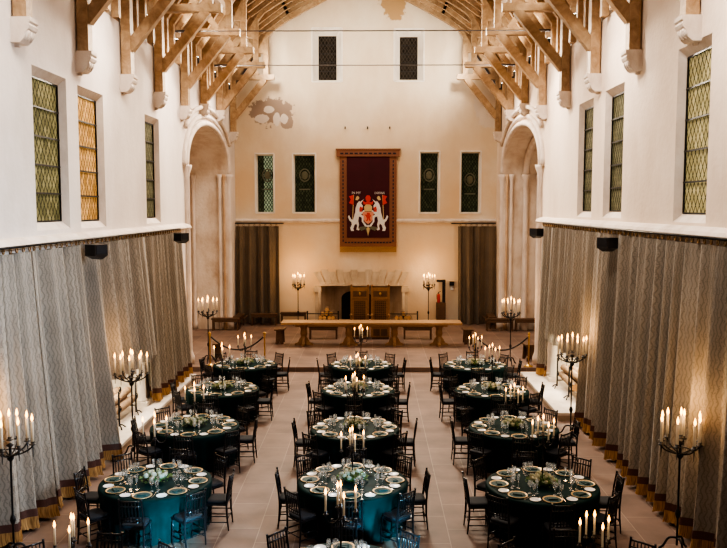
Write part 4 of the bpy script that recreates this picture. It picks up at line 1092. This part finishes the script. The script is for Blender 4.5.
for row, lst in tables.items():
    for i, (tx, ty) in enumerate(lst):
        tname = '%s row\'s %s' % (row, ORDT[i])
        tproto[ti % 3].put((tx, ty, 0), rng.uniform(0, 6), 'round banquet table in dark green satin cloth, %s' % tname, 'round banquet tables')
        kind = 'tall' if (i % 2 == (0 if row == 'centre' else 1)) else 'short'
        place_table_cand(tx, ty, kind, tname)
        z = .763
        FLP = FL[ti % 2]
        if i > 0: FLP.put((tx, ty, z), rng.uniform(0, 6), 'ring of white roses and greenery at the centre of the %s' % tname, 'flower centrepieces')
        ti += 1
        for k in range(8):
            w = DIRS[k]; ph = R(offs[row][i] + 45 * k)
            far = k in (0, 1, 7)
            if i == 0 and not (far or (row != 'centre' and k in ())): continue
            jr = rng.uniform(-.015, .03); ja = rng.uniform(-.12, .12)
            rz = PI - ph
            CH.put((tx + (1.03 + jr) * math.sin(ph), ty + (1.03 + jr) * math.cos(ph), 0), rz + ja, 'black spindle-back chair at the %s side of the %s' % (w, tname), 'black chairs round the banquet tables')
            if i == 0 and row != 'centre': continue
            def pol(r, dphi): return (tx + r * math.sin(ph + R(dphi)), ty + r * math.cos(ph + R(dphi)))
            x, y = pol(.71, 0); CHG.put((x, y, z), rz, 'gold-rimmed charger plate at the %s place of the %s' % (w, tname), 'gold-rimmed charger plates')
            NP.put((x, y, z + .008), rz + rng.uniform(-.5, .5), 'folded dark green napkin on the %s charger of the %s' % (w, tname), 'dark green napkins')
            x, y = pol(.755, 21); SPP.put((x, y, z), 0, 'small white side plate by the %s place of the %s' % (w, tname), 'white side plates')
            x, y = pol(.50, -10); G1.put((x, y, z), 0, 'clear water goblet at the %s place of the %s' % (w, tname), 'water goblets')
            x, y = pol(.56, -19); G2.put((x, y, z), 0, 'clear wine glass at the %s place of the %s' % (w, tname), 'wine glasses')
            x, y = pol(.46, -22); G3.put((x, y, z), 0, 'clear champagne flute at the %s place of the %s' % (w, tname), 'champagne flutes')
            if 1 <= i <= 2:
                x, y = pol(.71, 14.5); FK.put((x, y, z), rz, 'silver fork left of the %s charger on the %s' % (w, tname), 'silver forks')
                x, y = pol(.71, -14.5); KN.put((x, y, z), rz, 'silver knife right of the %s charger on the %s' % (w, tname), 'silver knives')

# ------------------------------------------------------------------ light
w = bpy.data.worlds.new('dusk'); sc.world = w; w.use_nodes = True
bg = w.node_tree.nodes['Background']; bg.inputs['Color'].default_value = (.80, .88, 1.0, 1); bg.inputs['Strength'].default_value = .07
def area(name, loc, tgt, size, e, col, sy=None, spread=None):
    o = light('AREA', name, loc, e, col, size=size)
    if sy: o.data.shape = 'RECTANGLE'; o.data.size_y = sy
    if spread: o.data.spread = R(spread)
    aim(o, tgt); return o
# daylight from the tall windows of the right wall, and a low beam from behind the camera
area('window_daylight', (5.2, 10.6, 6.8), (-5.6, 11.3, 2.2), 1.0, 260, (.66, .82, 1.0), 2.4, 75)
for bx, tx_, ty_ in ((3.4, -3.15, 11.85), (2.9, .05, 11.9)):
    area('window_beam', (bx, -1.2, 3.4), (tx_, ty_, .22), .45, 17, (.22, .70, 1.0), .8, 6)
area('dais_lamp', (XC, 31.5, 11.6), (XC, 12.5, 1.0), 3.5, 900, (1, .87, .70), 1.0, 120)
# unseen area lights added overhead, and wall washes added to brighten the side walls
for y, e in ((10.5, 90), (16.27, 110), (22.0, 150), (28.5, 260)):
    area('overhead_fill', (XC, y, 13.8), (XC, y - 2.5, 0), 2.0, e, (1, .86, .72), 2.0)
for s, x in ((1, XL), (-1, XR)):
    for y in (12, 17.7, 23.4, 29.2):
        area('wall_wash', (x + s * 2.0, y, 10.4), (x, y, 6.4), .5, 78 if s == 1 else 88, (1, .89, .78), 1.5, 110)
area('gable_wash', (XC, 31.0, 13.6), (XC, YB, 8.2), 3.0, 150, (1, .90, .74), .8)  # unseen area light added to brighten the back wall
# gable lamps on the last hammerbeams
for s, x in ((1, XL), (-1, XR)):
    o = light('SPOT', 'gable_lamp', (x + s * 1.7, 32.4, 11.1), 300, (1, .90, .76), spot_size=R(120), spot_blend=.9, shadow_soft_size=.15); aim(o, (XC + -s * 2.2, YB, 11.2))

# ------------------------------------------------------------------ camera
cam = bpy.data.cameras.new('camera'); co = bpy.data.objects.new('camera', cam); COL.objects.link(co)
F = 790.0
cam.sensor_width = 36; cam.lens = F / 727 * 36; cam.sensor_fit = 'HORIZONTAL'; cam.clip_end = 200
co.location = (0, 0, CAMZ)
co.rotation_euler = (PI / 2 - math.atan((274 - 207) / F), 0, math.atan((372.5 - 363.5) / F))
sc.camera = co
sc.view_settings.view_transform = 'AgX'
sc.view_settings.look = 'AgX - High Contrast'
sc.view_settings.exposure = 0.2
